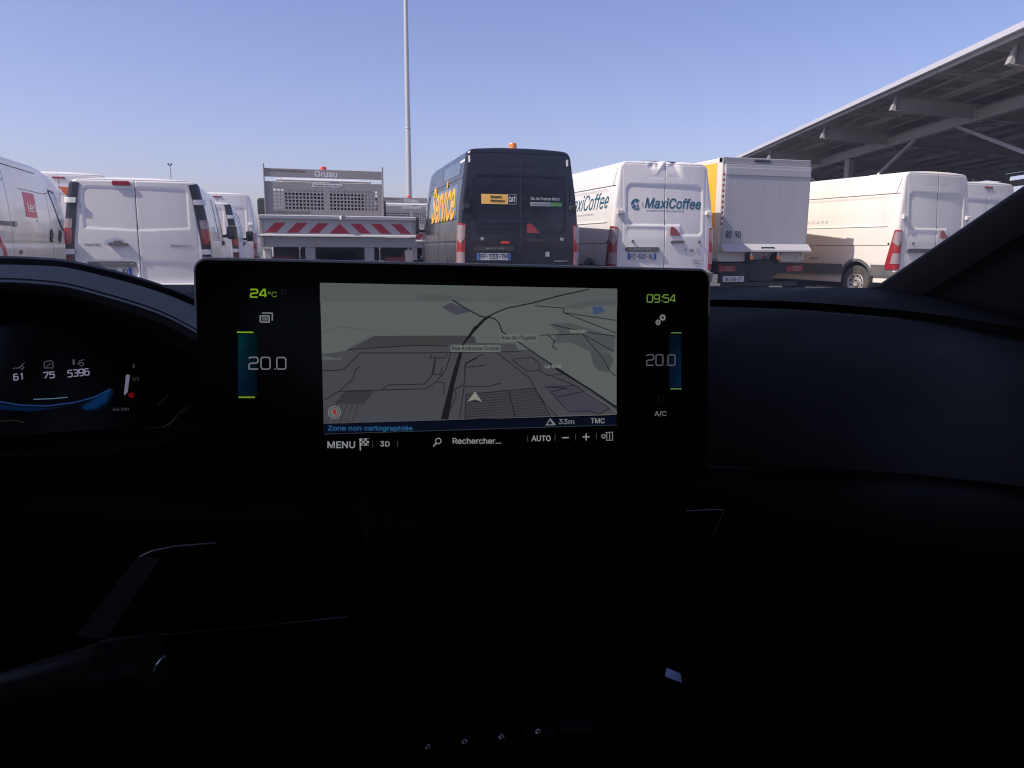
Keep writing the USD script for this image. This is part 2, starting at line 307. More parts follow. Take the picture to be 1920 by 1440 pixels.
def wheel(parent, x, y, r=0.345, w=0.22, sg=1, name='wheel', rim=None):
    t = lathe([(r * 0.60, -w / 2), (r * 0.93, -w / 2), (r, -w * 0.36), (r, w * 0.36), (r * 0.93, w / 2), (r * 0.62, w / 2 * 0.98), (r * 0.60, w * 0.4)], 'x', (x, y, r), 36)
    p = put(parent, name, t, rubber, 50)
    q = sg * w / 2
    rm = lathe([(0.001, q * 0.75), (r * 0.16, q * 0.75), (r * 0.17, q * 0.95), (r * 0.20, q * 0.95), (r * 0.24, q * 0.62), (r * 0.40, q * 0.55), (r * 0.48, q * 0.80), (r * 0.56, q * 0.70), (r * 0.62, q * 1.0)], 'x', (x, y, r), 36)
    put(p, 'rim', rm, rim or steel, 40)
    sl = [bx(x + q * 0.60 - 0.012, x + q * 0.60 + 0.03 * 0 + 0.012, -0.022, 0.022, -0.016, 0.016) for _ in range(10)]
    out = []
    for k, m in enumerate(sl):
        a = k * 2 * PI / 10; m.apply_translation([sg * 0.012, 0, r * 0.44]); m.apply_translation([-x, 0, 0]); m.apply_transform(trimesh.transformations.rotation_matrix(a, [1, 0, 0])); m.apply_translation([x, y, r]); out.append(m)
    put(p, 'vent_slots', cat(out), under)
def mirror(parent, x, y, z, sg, w=0.20, h=0.36):
    a = bx(min(x, x + sg * w), max(x, x + sg * w), y - 0.05, y + 0.06, z - h / 2, z + h / 2, 0.035)
    p = put(parent, 'door_mirror', cat([a, bar((x - sg * 0.10, y + 0.02, z - h * 0.3), (x + sg * 0.03, y, z - h * 0.25), 0.03)]), blackplastic)
    put(p, 'mirror_glass', bx(min(x + sg * 0.02, x + sg * (w - 0.02)), max(x + sg * 0.02, x + sg * (w - 0.02)), y - 0.054, y - 0.051, z - h / 2 + 0.03, z + h / 2 - 0.03, 0.001), darkglass)

# ---- the tall panel van (rear 2.07 m wide, 2.5 m high)
PROF_TALL = [(0.40, 0.955), (0.75, 0.985), (1.0, 0.99), (1.25, 0.985), (1.7, 0.955), (2.1, 0.90), (2.5, 0.84)]
def tall_rear_disp(dent, k=1.0):
    def f(x, z):
        d = 0.016 * (1 - sstep(-0.014, 0.014, sdrr(x, z, -0.73, 0.73, 1.41, 2.09, 0.10)))            # blanked window panel
        low = np.minimum(sdrr(x, z, 0.30, 0.73, 1.24, 1.60, 0.08), 9)
        d = np.maximum(d, 0.016 * (1 - sstep(-0.014, 0.014, low)))
        d = d + 0.010 * (1 - sstep(-0.03, 0.03, sdrr(x, z, -0.72, 0.02, 1.17, 1.36, 0.06))) * sstep(1.15, 1.36, z)
        d = d + 0.008 * groove(x, 0.013) * (z > 0.6) * (z < 2.46)                                        # the gap between the doors
        e = sdrr(x, z, -0.80, 0.80, 0.60, 2.44, 0.05); d = d + 0.008 * groove(e, 0.012) * (z > 0.55)
        d = d + 0.004 * np.exp(-((z - 2.225) / 0.014) ** 2) * sstep(0.36, 0.25, np.abs(x)) * sstep(0.02, 0.06, np.abs(x))
        if dent:
            p = np.stack([x * 5, z * 5, 0 * x], -1)
            m = np.exp(-((x + 0.10) / 0.22) ** 2 - ((z - 2.48) / 0.13) ** 2)
            d = d + 0.16 * m * np.abs(meshkit.fbm(p * 0.75, 2, 5) - 0.45) * 1.6 + 0.02 * m
            d = d + 0.055 * np.exp(-(((x - 0.16) - (2.5 - z) * 0.5) / 0.06) ** 2) * sstep(2.2, 2.5, z) - 0.03 * np.exp(-(((x + 0.02) + (2.5 - z) * 0.7) / 0.05) ** 2) * sstep(2.22, 2.45, z)
        return d * k
    return f
def tall_side_disp(y, z, sg):
    d = 0.006 * groove(z - 2.07, 0.011) * (y > 0.10) * (y < 3.9)
    d = d + 0.012 * (1 - sstep(-0.02, 0.02, sdrr(y, z, 0.42, 3.55, 1.47, 2.01, 0.06))) + 0.006 * groove(z - 1.445, 0.011) * (y > 0.3) * (y < 3.7)
    d = d + 0.006 * groove(z - 1.085, 0.012) * (y > 0.16) * (y < 5.0) + 0.010 * sstep(0.75, 0.66, z)
    for yy in (3.60, 2.15, 4.78): d = d + 0.006 * groove(y - yy, 0.011) * (z < 2.3)
    d = d + 0.006 * groove((y - 0.16) - (2.36 - z) * 0.22, 0.011) * (z > 2.07) * (y < 0.6)
    return d
HF_TALL = [(0, 1), (3.5, 1), (3.9, 0.985), (4.15, 0.93), (4.95, 0.50), (5.1, 0.42), (5.5, 0.32), (5.58, 0.2)]
PL_TALL = [(0, 1), (3.9, 1), (4.8, 0.97), (5.3, 0.88), (5.58, 0.7)]
def tall_body(dent=False, fine=1.0, hs=1.0):
    return Body(5.58, 2.50, 1.0, PROF_TALL, HF_TALL, PL_TALL, tall_rear_disp(dent), tall_side_disp, rows=(2.07, 1.445, 1.085, 0.60, 2.44), ys=(3.60, 2.15, 4.78), fine=fine)
def tall_fittings(b, p, trim=greyplastic, lens_frame=True, cladding=True, windows=True, plate_text=None, brake=False, hinges=None, gaps=True):
    for sg in (-1, 1):
        fr = Polygon([(-0.085, 1.365), (0.03, 1.385), (0.055, 1.375), (0.235, 0.66), (0.22, 0.63), (-0.075, 0.63)])
        tl = put(p, 'tail_light', b.lay_wrap(ext(fr, 0.012), sg, 0.004), redlens)
        put(tl, 'clear_lens', b.lay_wrap(ext(Polygon([(-0.075, 1.34), (0.03, 1.35), (0.075, 1.16), (-0.02, 1.07), (-0.072, 1.16)]), 0.006), sg, 0.0165), clearlens)
        put(tl, 'clear_lens', b.lay_wrap(ext(Polygon([(-0.068, 0.94), (0.05, 0.94), (0.10, 0.74), (-0.066, 0.74)]), 0.006), sg, 0.0165), clearlens)
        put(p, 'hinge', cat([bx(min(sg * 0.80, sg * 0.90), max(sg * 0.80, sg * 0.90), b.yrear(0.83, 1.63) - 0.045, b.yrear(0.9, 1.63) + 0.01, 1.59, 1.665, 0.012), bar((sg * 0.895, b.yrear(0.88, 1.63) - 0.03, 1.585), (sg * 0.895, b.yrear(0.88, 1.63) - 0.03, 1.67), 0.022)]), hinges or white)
        if cladding:
            put(p, 'side_cladding', b.lay_side(ext(sbox(0.10, 0.50, 0.62, 0.715), 0.012), sg, 0.004, 0.2), trim)
            put(p, 'side_cladding', b.lay_side(ext(sbox(1.36, 0.50, 4.05, 0.715), 0.012), sg, 0.004, 0.2), trim)
        # wheel arches, wheels
        for yy in (0.99, 4.65):
            ring = Point(yy, 0.40).buffer(0.43, quad_segs=12).difference(Point(yy, 0.40).buffer(0.375, quad_segs=12)).intersection(sbox(yy - 1, 0.5, yy + 1, 2))
            put(p, 'wheel_arch', b.lay_side(ext(ring, 0.02), sg, 0.002, 0.08), trim)
            put(p, 'wheel_well', lathe([(0.40, -0.15), (0.40, 0.16), (0.02, 0.16)], 'x', (sg * 0.80, yy, 0.38), 24) if sg < 0 else lathe([(0.02, -0.16), (0.40, -0.16), (0.40, 0.15)], 'x', (sg * 0.80, yy, 0.38), 24), under)
            wheel(p, sg * 0.86, yy, 0.345, 0.22, sg)
        if windows:
            put(p, 'side_window', b.lay_side(ext(Polygon([(3.72, 1.45), (4.62, 1.38), (4.70, 1.46), (4.32, 1.98), (3.74, 2.0)]).buffer(-0.02).buffer(0.02), 0.006), sg, 0.002, 0.15), darkglass)
        if gaps:
            seam(b, p, [(0.12, 2.07), (3.7, 2.07)], sg); seam(b, p, [(0.30, 1.445), (3.55, 1.445)], sg, 0.009); seam(b, p, [(0.16, 2.36), (0.23, 2.07)], sg, 0.008); seam(b, p, [(0.26, 1.085), (3.55, 1.085)], sg, 0.008)
            seam(b, p, [(3.6, 0.75), (3.6, 2.06)], sg, 0.009)
        put(p, 'lock_button', b.lay_side(ext(Point(0.235, 1.12).buffer(0.022), 0.006), sg, 0.002), ink)
        mirror(p, sg * 1.03, 4.50, 1.45, sg)
    put(p, 'door_gap', b.lay_rear(ext(sbox(-0.0045, 0.62, 0.0045, 2.42), 0.0006), 0.0012, 0.2), groovem)
    put(p, 'red_reflector', b.lay_rear(ext(Polygon([(0.10, 1.375), (0.145, 1.385), (0.22, 1.335), (0.31, 1.235), (0.10, 1.235)]), 0.012), 0.004, 0.06), redlens)
    put(p, 'plate_lamp_bar', b.lay_rear(ext(rrect(-0.74, -0.11, 0.955, 1.03, 0.03), 0.03), 0.0, 0.08), trim)
    put(p, 'door_handle', b.lay_rear(ext(rrect(0.12, 0.37, 1.105, 1.145, 0.015).union(Point(0.14, 1.12).buffer(0.028)), 0.022), 0.002, 0.06), trim)
    for kx in (-0.61, 0.68): put(p, 'door_stop', b.lay_rear(ext(Point(kx, 1.132).buffer(0.022), 0.02), 0.002), trim)
    put(p, 'rear_bumper', hull([(sx * w, y, z) for sx in (-1, 1) for (w, y, z) in ((0.95, -0.04, 0.42), (0.96, -0.05, 0.58), (0.92, -0.03, 0.60), (0.97, 0.14, 0.42), (0.98, 0.14, 0.585))]), trim)
    put(p, 'underbody', bx(-0.72, 0.72, 0.1, 5.3, 0.24, 0.50), under)
    put(p, 'sill', cat([bx(-0.93, -0.80, 1.40, 4.2, 0.34, 0.50, 0.01), bx(0.80, 0.93, 1.40, 4.2, 0.34, 0.50, 0.01), bx(-0.93, -0.80, 0.12, 0.60, 0.36, 0.49, 0.01), bx(0.80, 0.93, 0.12, 0.60, 0.36, 0.49, 0.01)]), white3 if trim is greyplastic else under)
    if windows:
        put(p, 'windscreen', grid_mesh([[(x * 0.80, 5.02 - 0.10 * x * x, 1.47), ] for x in np.linspace(-1, 1, 9)] and [[(x * 0.82, 4.92 + 0.02 - 0.12 * x * x, 1.55) for x in np.linspace(-1, 1, 9)], [(x * 0.70, 4.22 - 0.1 * x * x, 2.40) for x in np.linspace(-1, 1, 9)]]), darkglass)
CUTS = ((0.99, 0.40, 0.40), (4.65, 0.40, 0.40))

# ------------------------------------------------------------------ ground
asphalt = usdkit.material(stage, '/World/Looks/asphalt', {
    'g': ('geometry', {}), 'n': ('noise_texture', {'scale': 0.35, 'detail': 8.0, 'roughness': 0.65}), 'n2': ('noise_texture', {'scale': 90.0, 'detail': 2.0}),
    'r': ('rgb_ramp', {'ramp': [(0.3, (0.055, 0.054, 0.053)), (0.7, (0.12, 0.115, 0.108))]}), 'mx': ('mix_color', {'blend_type': 'multiply', 'fac': 0.5}),
    'b': ('bump', {'strength': 0.4, 'distance': 0.01}), 'p': ('principled_bsdf', {'roughness': 0.85})},
    [('g.position', 'n.vector'), ('g.position', 'n2.vector'), ('n.fac', 'r.fac'), ('r.color', 'mx.a'), ('n2.color', 'mx.b'), ('mx.result', 'p.base_color'), ('n2.fac', 'b.height'), ('b.normal', 'p.normal')], surface='p.BSDF')
g = np.linspace(-1, 1, 21); g = np.sign(g) * np.abs(g) ** 2.2 * 900
gp = put('/World', 'ground', grid_mesh([[(x, y, 0.0) for x in g] for y in g]), asphalt); props(stage.GetPrimAtPath(gp), kind='structure')
linepaint = mat('line_paint', (0.66, 0.65, 0.62), 0.7, dirt=0.7, dirt_col=(0.25, 0.24, 0.22), scale=14)
lines = []
for k in range(-5, 9):
    x = -0.5 + 2.8 * k
    for y0 in (11.6, -4.2): lines.append(grid_mesh([[(x - 0.05, y0, 0.004), (x + 0.05, y0, 0.004)], [(x - 0.05, y0 + 5.4, 0.004), (x + 0.05, y0 + 5.4, 0.004)]]))
lp = put('/World', 'parking_bay_markings', cat(lines), linepaint); props(stage.GetPrimAtPath(lp), kind='structure')

# ------------------------------------------------------------------ solar carports: the long one ahead, and an added shade roof
galv = mat('galvanised_steel', (0.29, 0.285, 0.29), 0.5, metal=0.05, dirt=0.35, dirt_col=(0.22, 0.21, 0.21), scale=2)
fascia = mat('white_gutter', (0.42, 0.43, 0.47), 0.45)
pv = [mat('panel_back_%s' % c, k, 0.35, dirt=0.3, dirt_col=(0.05, 0.05, 0.055), scale=1.5) for c, k in (('dark', (0.13, 0.13, 0.14)), ('mid', (0.17, 0.17, 0.18)), ('light', (0.22, 0.215, 0.22)))]
def carport(label, org, ang, u0, u1, width, h, slope, rafters, beam_d, columns, pw=1.04, pl=1.72, group=None, bz=-0.90, bl=3.6, bdrop=1.75):
    t = thing('solar_carport', label, 'carport', org, 0.0, group)
    U = np.array([math.sin(ang), math.cos(ang), 0]); Vv = np.array([math.cos(ang), -math.sin(ang), -slope]); N = np.cross(Vv, U); N /= np.linalg.norm(N); N *= np.sign(N[2])
    P = lambda u, d, n=0.0: U * u + Vv * d + N * n + np.array([0, 0, h])
    nd = int(width // pl); nu = int((u1 - u0) // pw)
    for i in range(nu):
        for j in range(nd):
            a, b = u0 + i * pw + 0.008, u0 + (i + 1) * pw - 0.008; c, d = 0.10 + j * pl + 0.012, 0.10 + (j + 1) * pl - 0.014
            m = hull([P(x, y, n) for x in (a, b) for y in (c, d) for n in (0.0, 0.035)])
            put(t, 'solar_panel', m, pv[(i * 7 + j * 3 + (i * j) % 5) % 3])
    for j in range(nd + 1):
        d = 0.10 + j * pl if j else 0.16
        put(t, 'purlin', beam(P(u0, d, -0.09), P(u1, d, -0.09), 0.07, 0.15), galv)
        if j < nd:
            if j < 1: [put(t, 'cross_rail', beam(P((r1 + r2) / 2, 0.1, -0.14), P((r1 + r2) / 2, width - 0.3, -0.14), 0.05, 0.05), galv) for r1, r2 in zip(rafters[:-1], rafters[1:])]
            put(t, 'panel_rail', beam(P(u0, d + pl * 0.5, -0.06), P(u1, d + pl * 0.5, -0.06), 0.04, 0.08), galv)
    for u in rafters:
        hh = 0.44
        pts = [P(u, 0.10, -0.18), P(u, 0.75, -0.18 - hh), P(u, 0.22, -0.18 - hh * 0.98), P(u, width - 0.8, -0.18 - hh * 0.8), P(u, width - 0.1, -0.18), P(u, 0.10, -0.20)]
        put(t, 'rafter', cat([hull([p + U * s for p in (P(u, 0.45, -0.18), P(u, 0.45, -0.18 - hh), P(u, width - 0.4, -0.18), P(u, width - 0.4, -0.5))for s in (-0.006, 0.006)]),
                              beam(P(u, 0.40, -0.18 - hh), P(u, width - 0.4, -0.52), 0.18, 0.014), beam(P(u, 0.40, -0.185), P(u, width - 0.4, -0.185), 0.18, 0.012)]), galv)
        put(t, 'end_plate', hull([p + U * s for p in (P(u, 0.42, -0.17), P(u, 0.30, -0.17 - hh), P(u, 0.44, -0.19 - hh)) for s in (-0.09, 0.09)]), galv)
    put(t, 'gutter', hull([P(u, d, n) for u in (u0, u1) for (d, n) in ((0.0, -0.07), (0.0, 0.08), (0.09, 0.08), (0.09, -0.07))]), fascia)
    for u in (u0, u1): put(t, 'edge_trim', beam(P(u, 0.1, 0.0), P(u, width, 0.0), 0.05, 0.14), galv)
    bd = P(0, beam_d, -0.90) ; Bp = lambda u, dz=0: P(u, beam_d, 0) + np.array([0, 0, bz + dz])
    put(t, 'main_beam', beam(Bp(u0), Bp(u1), 0.22, 0.34), galv)
    for u in rafters: put(t, 'beam_stiffener', beam(Bp(u, -0.2), Bp(u, 0.2), 0.30, 0.03), fascia)
    B2 = lambda u: P(u, width - 0.5, 0) + np.array([0, 0, -0.62])
    put(t, 'rear_beam', beam(B2(u0), B2(u1), 0.16, 0.28), galv)
    for u in columns:
        q = Bp(u, -0.2); put(t, 'column', cat([bx(q[0] - 0.15, q[0] + 0.15, q[1] - 0.15, q[1] + 0.15, 0.01, q[2], 0.01), bx(q[0] - 0.26, q[0] + 0.26, q[1] - 0.26, q[1] + 0.26, 0.0, 0.03)]), galv)
        for s in (-1, 1):
            a = Bp(u + s * bl, -0.15); c = Bp(u, -bdrop); put(t, 'brace', beam(a, c, 0.11, 0.11), galv)
        q2 = B2(u); put(t, 'column', bx(q2[0] - 0.1, q2[0] + 0.1, q2[1] - 0.1, q2[1] + 0.1, 0.0, q2[2] - 0.1, 0.01), galv)
    return t
A1 = math.radians(19.1)
U1 = np.array([math.sin(A1), math.cos(A1)]); V1 = np.array([math.cos(A1), -math.sin(A1)])
EAVE_H = 6.0
e0 = onz(1920, 45, EAVE_H); e1 = onz(1400, 287, EAVE_H)
dirv = (e1 - e0)[:2]; A1 = math.atan2(dirv[0], dirv[1]); U1 = np.array([math.sin(A1), math.cos(A1)]); V1 = np.array([math.cos(A1), -math.sin(A1)])
off = e0[:2] @ V1; org = V1 * off
raf = sorted([(onz(px, py, EAVE_H - 0.15)[:2] @ U1) for px, py in ((1861, 74), (1657, 168), (1516, 230), (1412, 279))])
sp = (raf[-1] - raf[0]) / 3
carport('long solar carport with grey steel frame and white gutter behind the white vans', (org[0], org[1], 0), A1, 11.5, 55.0, 12.4, EAVE_H, 0.10,
        [13.3, 19.7, 25.9, 32.1, 39.4, 46.0, 52.5], 3.0, [20.9, 36.15, 51.4], pw=1.04, pl=1.75, bz=-0.50, bl=6.2, bdrop=2.2)
carport('unseen solar carport roof added above the car to shade its dashboard', (0.0, 3.4, 0), math.radians(90), -9.0, 9.0, 9.0, 3.9, -0.04, [-8, -4, 0, 4, 8], 6.4, [-6.6, 6.6], pw=1.5, pl=1.7)  # out of view, added to keep the sun off the dashboard

# ------------------------------------------------------------------ lamp masts
mastm = mat('mast_steel', (0.46, 0.455, 0.45), 0.4, metal=0.3, dirt=0.3, scale=1)
def mast(label, x, y, h, r0, r1, heads, hl=1.0):
    t = thing('lamp_mast', label, 'lamp post', (x, y, 0))
    put(t, 'pole', cat([lathe([(r0, 0), (r0 * 0.82, h * 0.36), (r0 * 0.83 + 0.012, h * 0.361), (r0 * 0.80, h * 0.366), (r1, h)], 'z', n=18), lathe([(0.001, h), (r1, h)], 'z', n=18), bx(-r0 * 1.7, r0 * 1.7, -r0 * 1.7, r0 * 1.7, 0, 0.04)]), mastm, 35)
    for k in range(heads):
        s = (-1) ** k; hd = put(t, 'lamp_head', cat([beam((0, 0, h - 0.1), (s * 0.9 * hl, 0, h + 0.05), 0.07, 0.07), bx(min(s * 0.5 * hl, s * 1.3 * hl), max(s * 0.5 * hl, s * 1.3 * hl), -0.2, 0.2, h + 0.02, h + 0.14, 0.03)]), greyplastic)
mast('tall pale grey lamp mast rising behind the tipper truck out of the picture', 4.97, 30.0, 15.0, 0.12, 0.055, 2)
mast('thin distant lamp mast seen above the white van on the left', -8.5, 75.0, 8.0, 0.09, 0.05, 2, 0.14)

# ------------------------------------------------------------------ the row of vans seen from behind
VAN = 'vans parked in the row ahead'
# black service van
BK = (3.687, 11.70, -0.05)
yel = mat('yellow_print', (0.80, 0.38, 0.015), 0.4); yel2 = mat('yellow_sign', (0.78, 0.46, 0.10), 0.4); green = mat('green_print', (0.08, 0.22, 0.07), 0.4)
grey2 = mat('light_grey_print', (0.38, 0.39, 0.42), 0.4); redst = mat('red_print', (0.55, 0.05, 0.04), 0.4); whitep = mat('white_print', (0.72, 0.72, 0.72), 0.4)
b = Body(5.58, 2.53, 0.985, PROF_TALL, HF_TALL, PL_TALL, tall_rear_disp(False, 0.45), tall_side_disp, rows=(2.07, 1.445, 1.085, 0.60, 2.44), ys=(3.60, 2.15, 4.78))
p = thing('service_van', 'black high roof van with yellow side lettering and an amber beacon on top', 'van', (BK[0], BK[1], 0), BK[2])
b.build(p, blackp, cuts=CUTS, front_doors=(3.60, 4.78, 2.07)); tall_fittings(b, p, blackplastic, windows=True, cladding=False, hinges=blackplastic)
put(p, 'side_panel_glass', b.lay_side(ext(rrect(0.46, 3.5, 1.48, 2.0, 0.05), 0.004), -1, 0.002, 0.2), darkglass)
put(p, 'side_lettering', b.lay_side((lambda m: (m.apply_transform(np.diag([-1, 1, 1, 1])), m)[1])(fit_text('Service', -3.15, -0.62, 1.47, 0.62, bold=True)), -1, 0.008, 0.06), yel)
put(p, 'side_window', b.lay_side(ext(rrect(0.42, 2.05, 2.14, 2.36, 0.03), 0.003), -1, 0.002, 0.1), darkglass)
put(p, 'side_sticker', b.lay_side(ext(sbox(0.12, 2.31, 0.50, 2.345), 0.002), -1, 0.004, 0.1), whitep)
sg_ = put(p, 'yellow_sign', b.lay_rear(ext(sbox(-0.62, 1.672, -0.205, 1.822), 0.003), 0.003, 0.1), yel2)
put(sg_, 'sign_lettering', b.lay_rear(fit_text('Bergerat', -0.475, -0.30, 1.765, 0.038, bold=True), 0.007), ink); put(sg_, 'sign_lettering', b.lay_rear(fit_text('Monnoyeur', -0.475, -0.25, 1.705, 0.038, bold=True), 0.007), ink)
sg_ = put(p, 'badge_sign', b.lay_rear(ext(sbox(-0.205, 1.672, -0.068, 1.822).difference(sbox(-0.198, 1.678, -0.074, 1.816)), 0.003), 0.003), grey2)
put(sg_, 'sign_lettering', b.lay_rear(fit_text('CAT', -0.188, -0.082, 1.712, 0.072, bold=True), 0.005), whitep)
put(p, 'region_lettering', b.lay_rear(fit_text('Ile de France Nord', 0.165, 0.64, 1.745, 0.045, bold=True), 0.004), grey2)
put(p, 'phone_strip', b.lay_rear(ext(sbox(0.16, 1.652, 0.48, 1.712), 0.002), 0.004, 0.1), grey2); put(p, 'phone_strip', b.lay_rear(ext(sbox(0.48, 1.652, 0.685, 1.712), 0.002), 0.004, 0.1), green)
put(p, 'phone_lettering', b.lay_rear(fit_text('0 821 01 00 00', 0.175, 0.46, 1.666, 0.03), 0.0065), ink)
plate(b, p, 'FF-333-TH', -0.695, -0.16, 0.815, 0.925)
put(p, 'model_lettering', b.lay_rear(fit_text('M A S T E R', -0.55, -0.27, 0.982, 0.022), 0.034), grey2); put(p, 'model_lettering', b.lay_rear(fit_text('RENAULT', 0.56, 0.79, 0.79, 0.024), 0.004), grey2)
put(p, 'red_sticker', b.lay_rear(ext(sbox(-0.32, 1.068, -0.185, 1.108), 0.002), 0.003), redst); put(p, 'grey_sticker', b.lay_rear(ext(sbox(0.41, 0.87, 0.475, 0.945), 0.002), 0.003), grey2)
for kx in (-0.615, 0.68): put(p, 'door_stop_cap', b.lay_rear(ext(Point(kx, 1.142).buffer(0.026), 0.03), 0.004), alu)
put(p, 'marker_lamp', b.lay_rear(ext(rrect(-0.815, -0.785, 2.29, 2.395, 0.012), 0.012), 0.003), whitep); put(p, 'marker_lamp', b.lay_rear(ext(rrect(0.755, 0.785, 2.27, 2.375, 0.012), 0.012), 0.003), whitep)
bc = put(p, 'beacon', cat([lathe([(0.001, 0.10), (0.055, 0.10), (0.063, 0.085), (0.066, 0.0)], 'z', (0.0, 0.55, 2.555), 20)]), orangelens, 30)
put(bc, 'beacon_base', lathe([(0.075, 0.03), (0.085, 0.0)], 'z', (0.0, 0.55, 2.525), 20), orangelens)

# white van with coffee lettering
MX = (6.522, 12.306, -0.003)
b = tall_body(True)
p = thing('coffee_van', 'white high roof van with teal coffee lettering and a crumpled roof edge', 'van', (MX[0], MX[1], 0), MX[2])
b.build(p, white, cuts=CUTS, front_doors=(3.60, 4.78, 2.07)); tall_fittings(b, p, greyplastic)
disk = Point(-0.548, 1.755).buffer(0.093, quad_segs=16)
zig = LineString([(-0.645, 1.715), (-0.60, 1.735), (-0.565, 1.80), (-0.545, 1.735), (-0.50, 1.805), (-0.485, 1.70)]).buffer(0.013).union(sbox(-0.49, 1.70, -0.44, 1.85)).union(LineString([(-0.585, 1.66), (-0.555, 1.72), (-0.535, 1.69), (-0.50, 1.72)]).buffer(0.008))
put(p, 'round_logo', b.lay_rear(ext(disk.difference(zig), 0.002), 0.003, 0.08), teal)
put(p, 'divider_line', b.lay_rear(ext(sbox(-0.437, 1.715, -0.428, 1.80), 0.002), 0.003), inkgrey)
put(p, 'rear_lettering', b.lay_rear(fit_text('MaxiCoffee', -0.385, 0.715, 1.70, 0.165, bold=True, shear=0.22), 0.001), teal)
put(p, 'rear_slogan', b.lay_rear(fit_text('grossiste torréfacteur spécialiste', -0.355, 0.366, 1.648, 0.026), 0.001), grey2)
def lside(m): m = m.copy(); m.apply_transform(np.diag([-1, 1, 1, 1])); return m
put(p, 'side_lettering', b.lay_side(lside(fit_text('MaxiCoffee', -2.35, -0.32, 1.70, 0.27, bold=False, shear=0.22)), -1, 0.004), teal)
put(p, 'side_slogan', b.lay_side(lside(fit_text('grossiste torréfacteur', -1.9, -0.95, 1.60, 0.035)), -1, 0.001), grey2)
plate(b, p, 'FC-522-SL', -0.70, -0.165, 0.815, 0.925)
put(p, 'model_lettering', b.lay_rear(fit_text('M A S T E R', -0.58, -0.27, 0.982, 0.022), 0.034), grey2)
put(p, 'web_lettering', b.lay_rear(fit_text('f', 0.40, 0.428, 0.952, 0.058, bold=True), 0.003), inkgrey)
yt = rrect(0.505, 0.578, 0.957, 1.003, 0.012).difference(Polygon([(0.532, 0.968), (0.532, 0.992), (0.554, 0.980)]))
put(p, 'web_emblem', b.lay_rear(ext(yt, 0.002), 0.003), inkgrey)
put(p, 'web_emblem', b.lay_rear(ext(rrect(0.64, 0.695, 0.952, 1.008, 0.014).difference(rrect(0.647, 0.688, 0.959, 1.001, 0.009)).union(Point(0.6675, 0.98).buffer(0.013).difference(Point(0.6675, 0.98).buffer(0.008))), 0.002), 0.003), grey2)
put(p, 'badge_lettering', b.lay_rear(fit_text('RENAULT', 0.57, 0.79, 0.79, 0.026), 0.003), inkgrey); put(p, 'badge_lettering', b.lay_rear(fit_text('MASTER', 0.57, 0.71, 0.745, 0.022), 0.003), inkgrey)

# plain white van on the right, its copies beside and far behind
RT = (12.334, 12.179, 0.10)
b = tall_body(False)
p = thing('plain_white_van', 'plain white high roof van with black sill trim, half hidden by the pillar', 'van', (RT[0], RT[1], 0), RT[2], VAN)
b.build(p, white3, cuts=CUTS, front_doors=(3.60, 4.78, 2.07)); tall_fittings(b, p, greyplastic, hinges=white3)
put(p, 'side_lettering', b.lay_side(lside(fit_text('H E A L T H C A R E', -3.05, -1.86, 1.548, 0.055)), -1, 0.003), grey2)
put(p, 'roof_antenna', cat([bar((-0.3, 1.25, 2.5), (-0.3, 1.25, 2.56), 0.02), bx(-0.34, -0.26, 1.2, 1.45, 2.49, 2.525)]), white3)
put(p, 'model_lettering', b.lay_side(lside(fit_text('MASTER', -2.25, -2.02, 0.80, 0.045)), -1, 0.003), inkgrey)
RIGHTVAN = p
b2 = tall_body(False, 0.7)
p = thing('plain_white_van', 'white high roof van at the far right, mostly cut off by the windscreen pillar', 'van', (15.15, 13.6, 0), 0.06, VAN)
b2.build(p, white2, cuts=CUTS, front_doors=(3.60, 4.78, 2.07)); tall_fittings(b2, p, greyplastic); PLAIN = p
put(p, 'top_brake_light', b2.lay_rear(ext(rrect(-0.12, 0.12, 2.36, 2.395, 0.015), 0.012), 0.003, 0.05), redlens)
copy(PLAIN, 'plain_white_van', 'tall white van further back between the small white vans and the tipper truck', 'van', (-1.50, 23.5, 0.0), 0.0, VAN)
p2 = copy(PLAIN, 'plain_white_van', 'white high roof van behind the two left vans, with an orange patch under its roof', 'van', (-4.2, 18.2, 0.0), 0.03, VAN)
stage.GetPrimAtPath(p2).SetInstanceable(False)
put(p2, 'orange_patch', b2.lay_rear(ext(Polygon([(-0.02, 2.20), (0.42, 2.18), (0.40, 1.95), (0.18, 1.93)]), 0.002), 0.004, 0.1), mat('orange_print', (0.50, 0.10, 0.04), 0.4))

# ---- the small panel vans with black rear pillars
PROF_LOW = [(0.36, 0.93), (0.7, 0.975), (1.0, 0.985), (1.2, 0.975), (1.5, 0.935), (1.9, 0.86)]
def low_rear_disp(x, z):
    zb = 1.225 + 0.05 * np.minimum(np.abs(x), 0.6)
    d = 0.010 * (1 - sstep(-0.010, 0.010, np.maximum(sdrr(x, z, -0.69, 0.69, 1.10, 1.83, 0.09), zb - z)))
    d = d + 0.009 * groove(x, 0.013) * (z > 0.45) * (z < 1.92)
    e = sdrr(x, z, -0.80, 0.80, 0.47, 1.925, 0.04); d = d + 0.008 * groove(e, 0.012)
    d = d + 0.03 * (1 - sstep(-0.02, 0.02, sdrr(x, z, -0.72, -0.04, 0.555, 0.78, 0.05)))
    d = d - 0.012 * np.exp(-((z - 0.80) / 0.03) ** 2) * (x > -0.02) * 0 + 0.010 * sstep(0.80, 0.77, z) * (x > 0.02) * (np.abs(x) < 0.78)
    d = d + 0.008 * (1 - sstep(-0.015, 0.015, np.hypot((x + 0.29) / 1.9, z - 1.03) - 0.07))
    return d
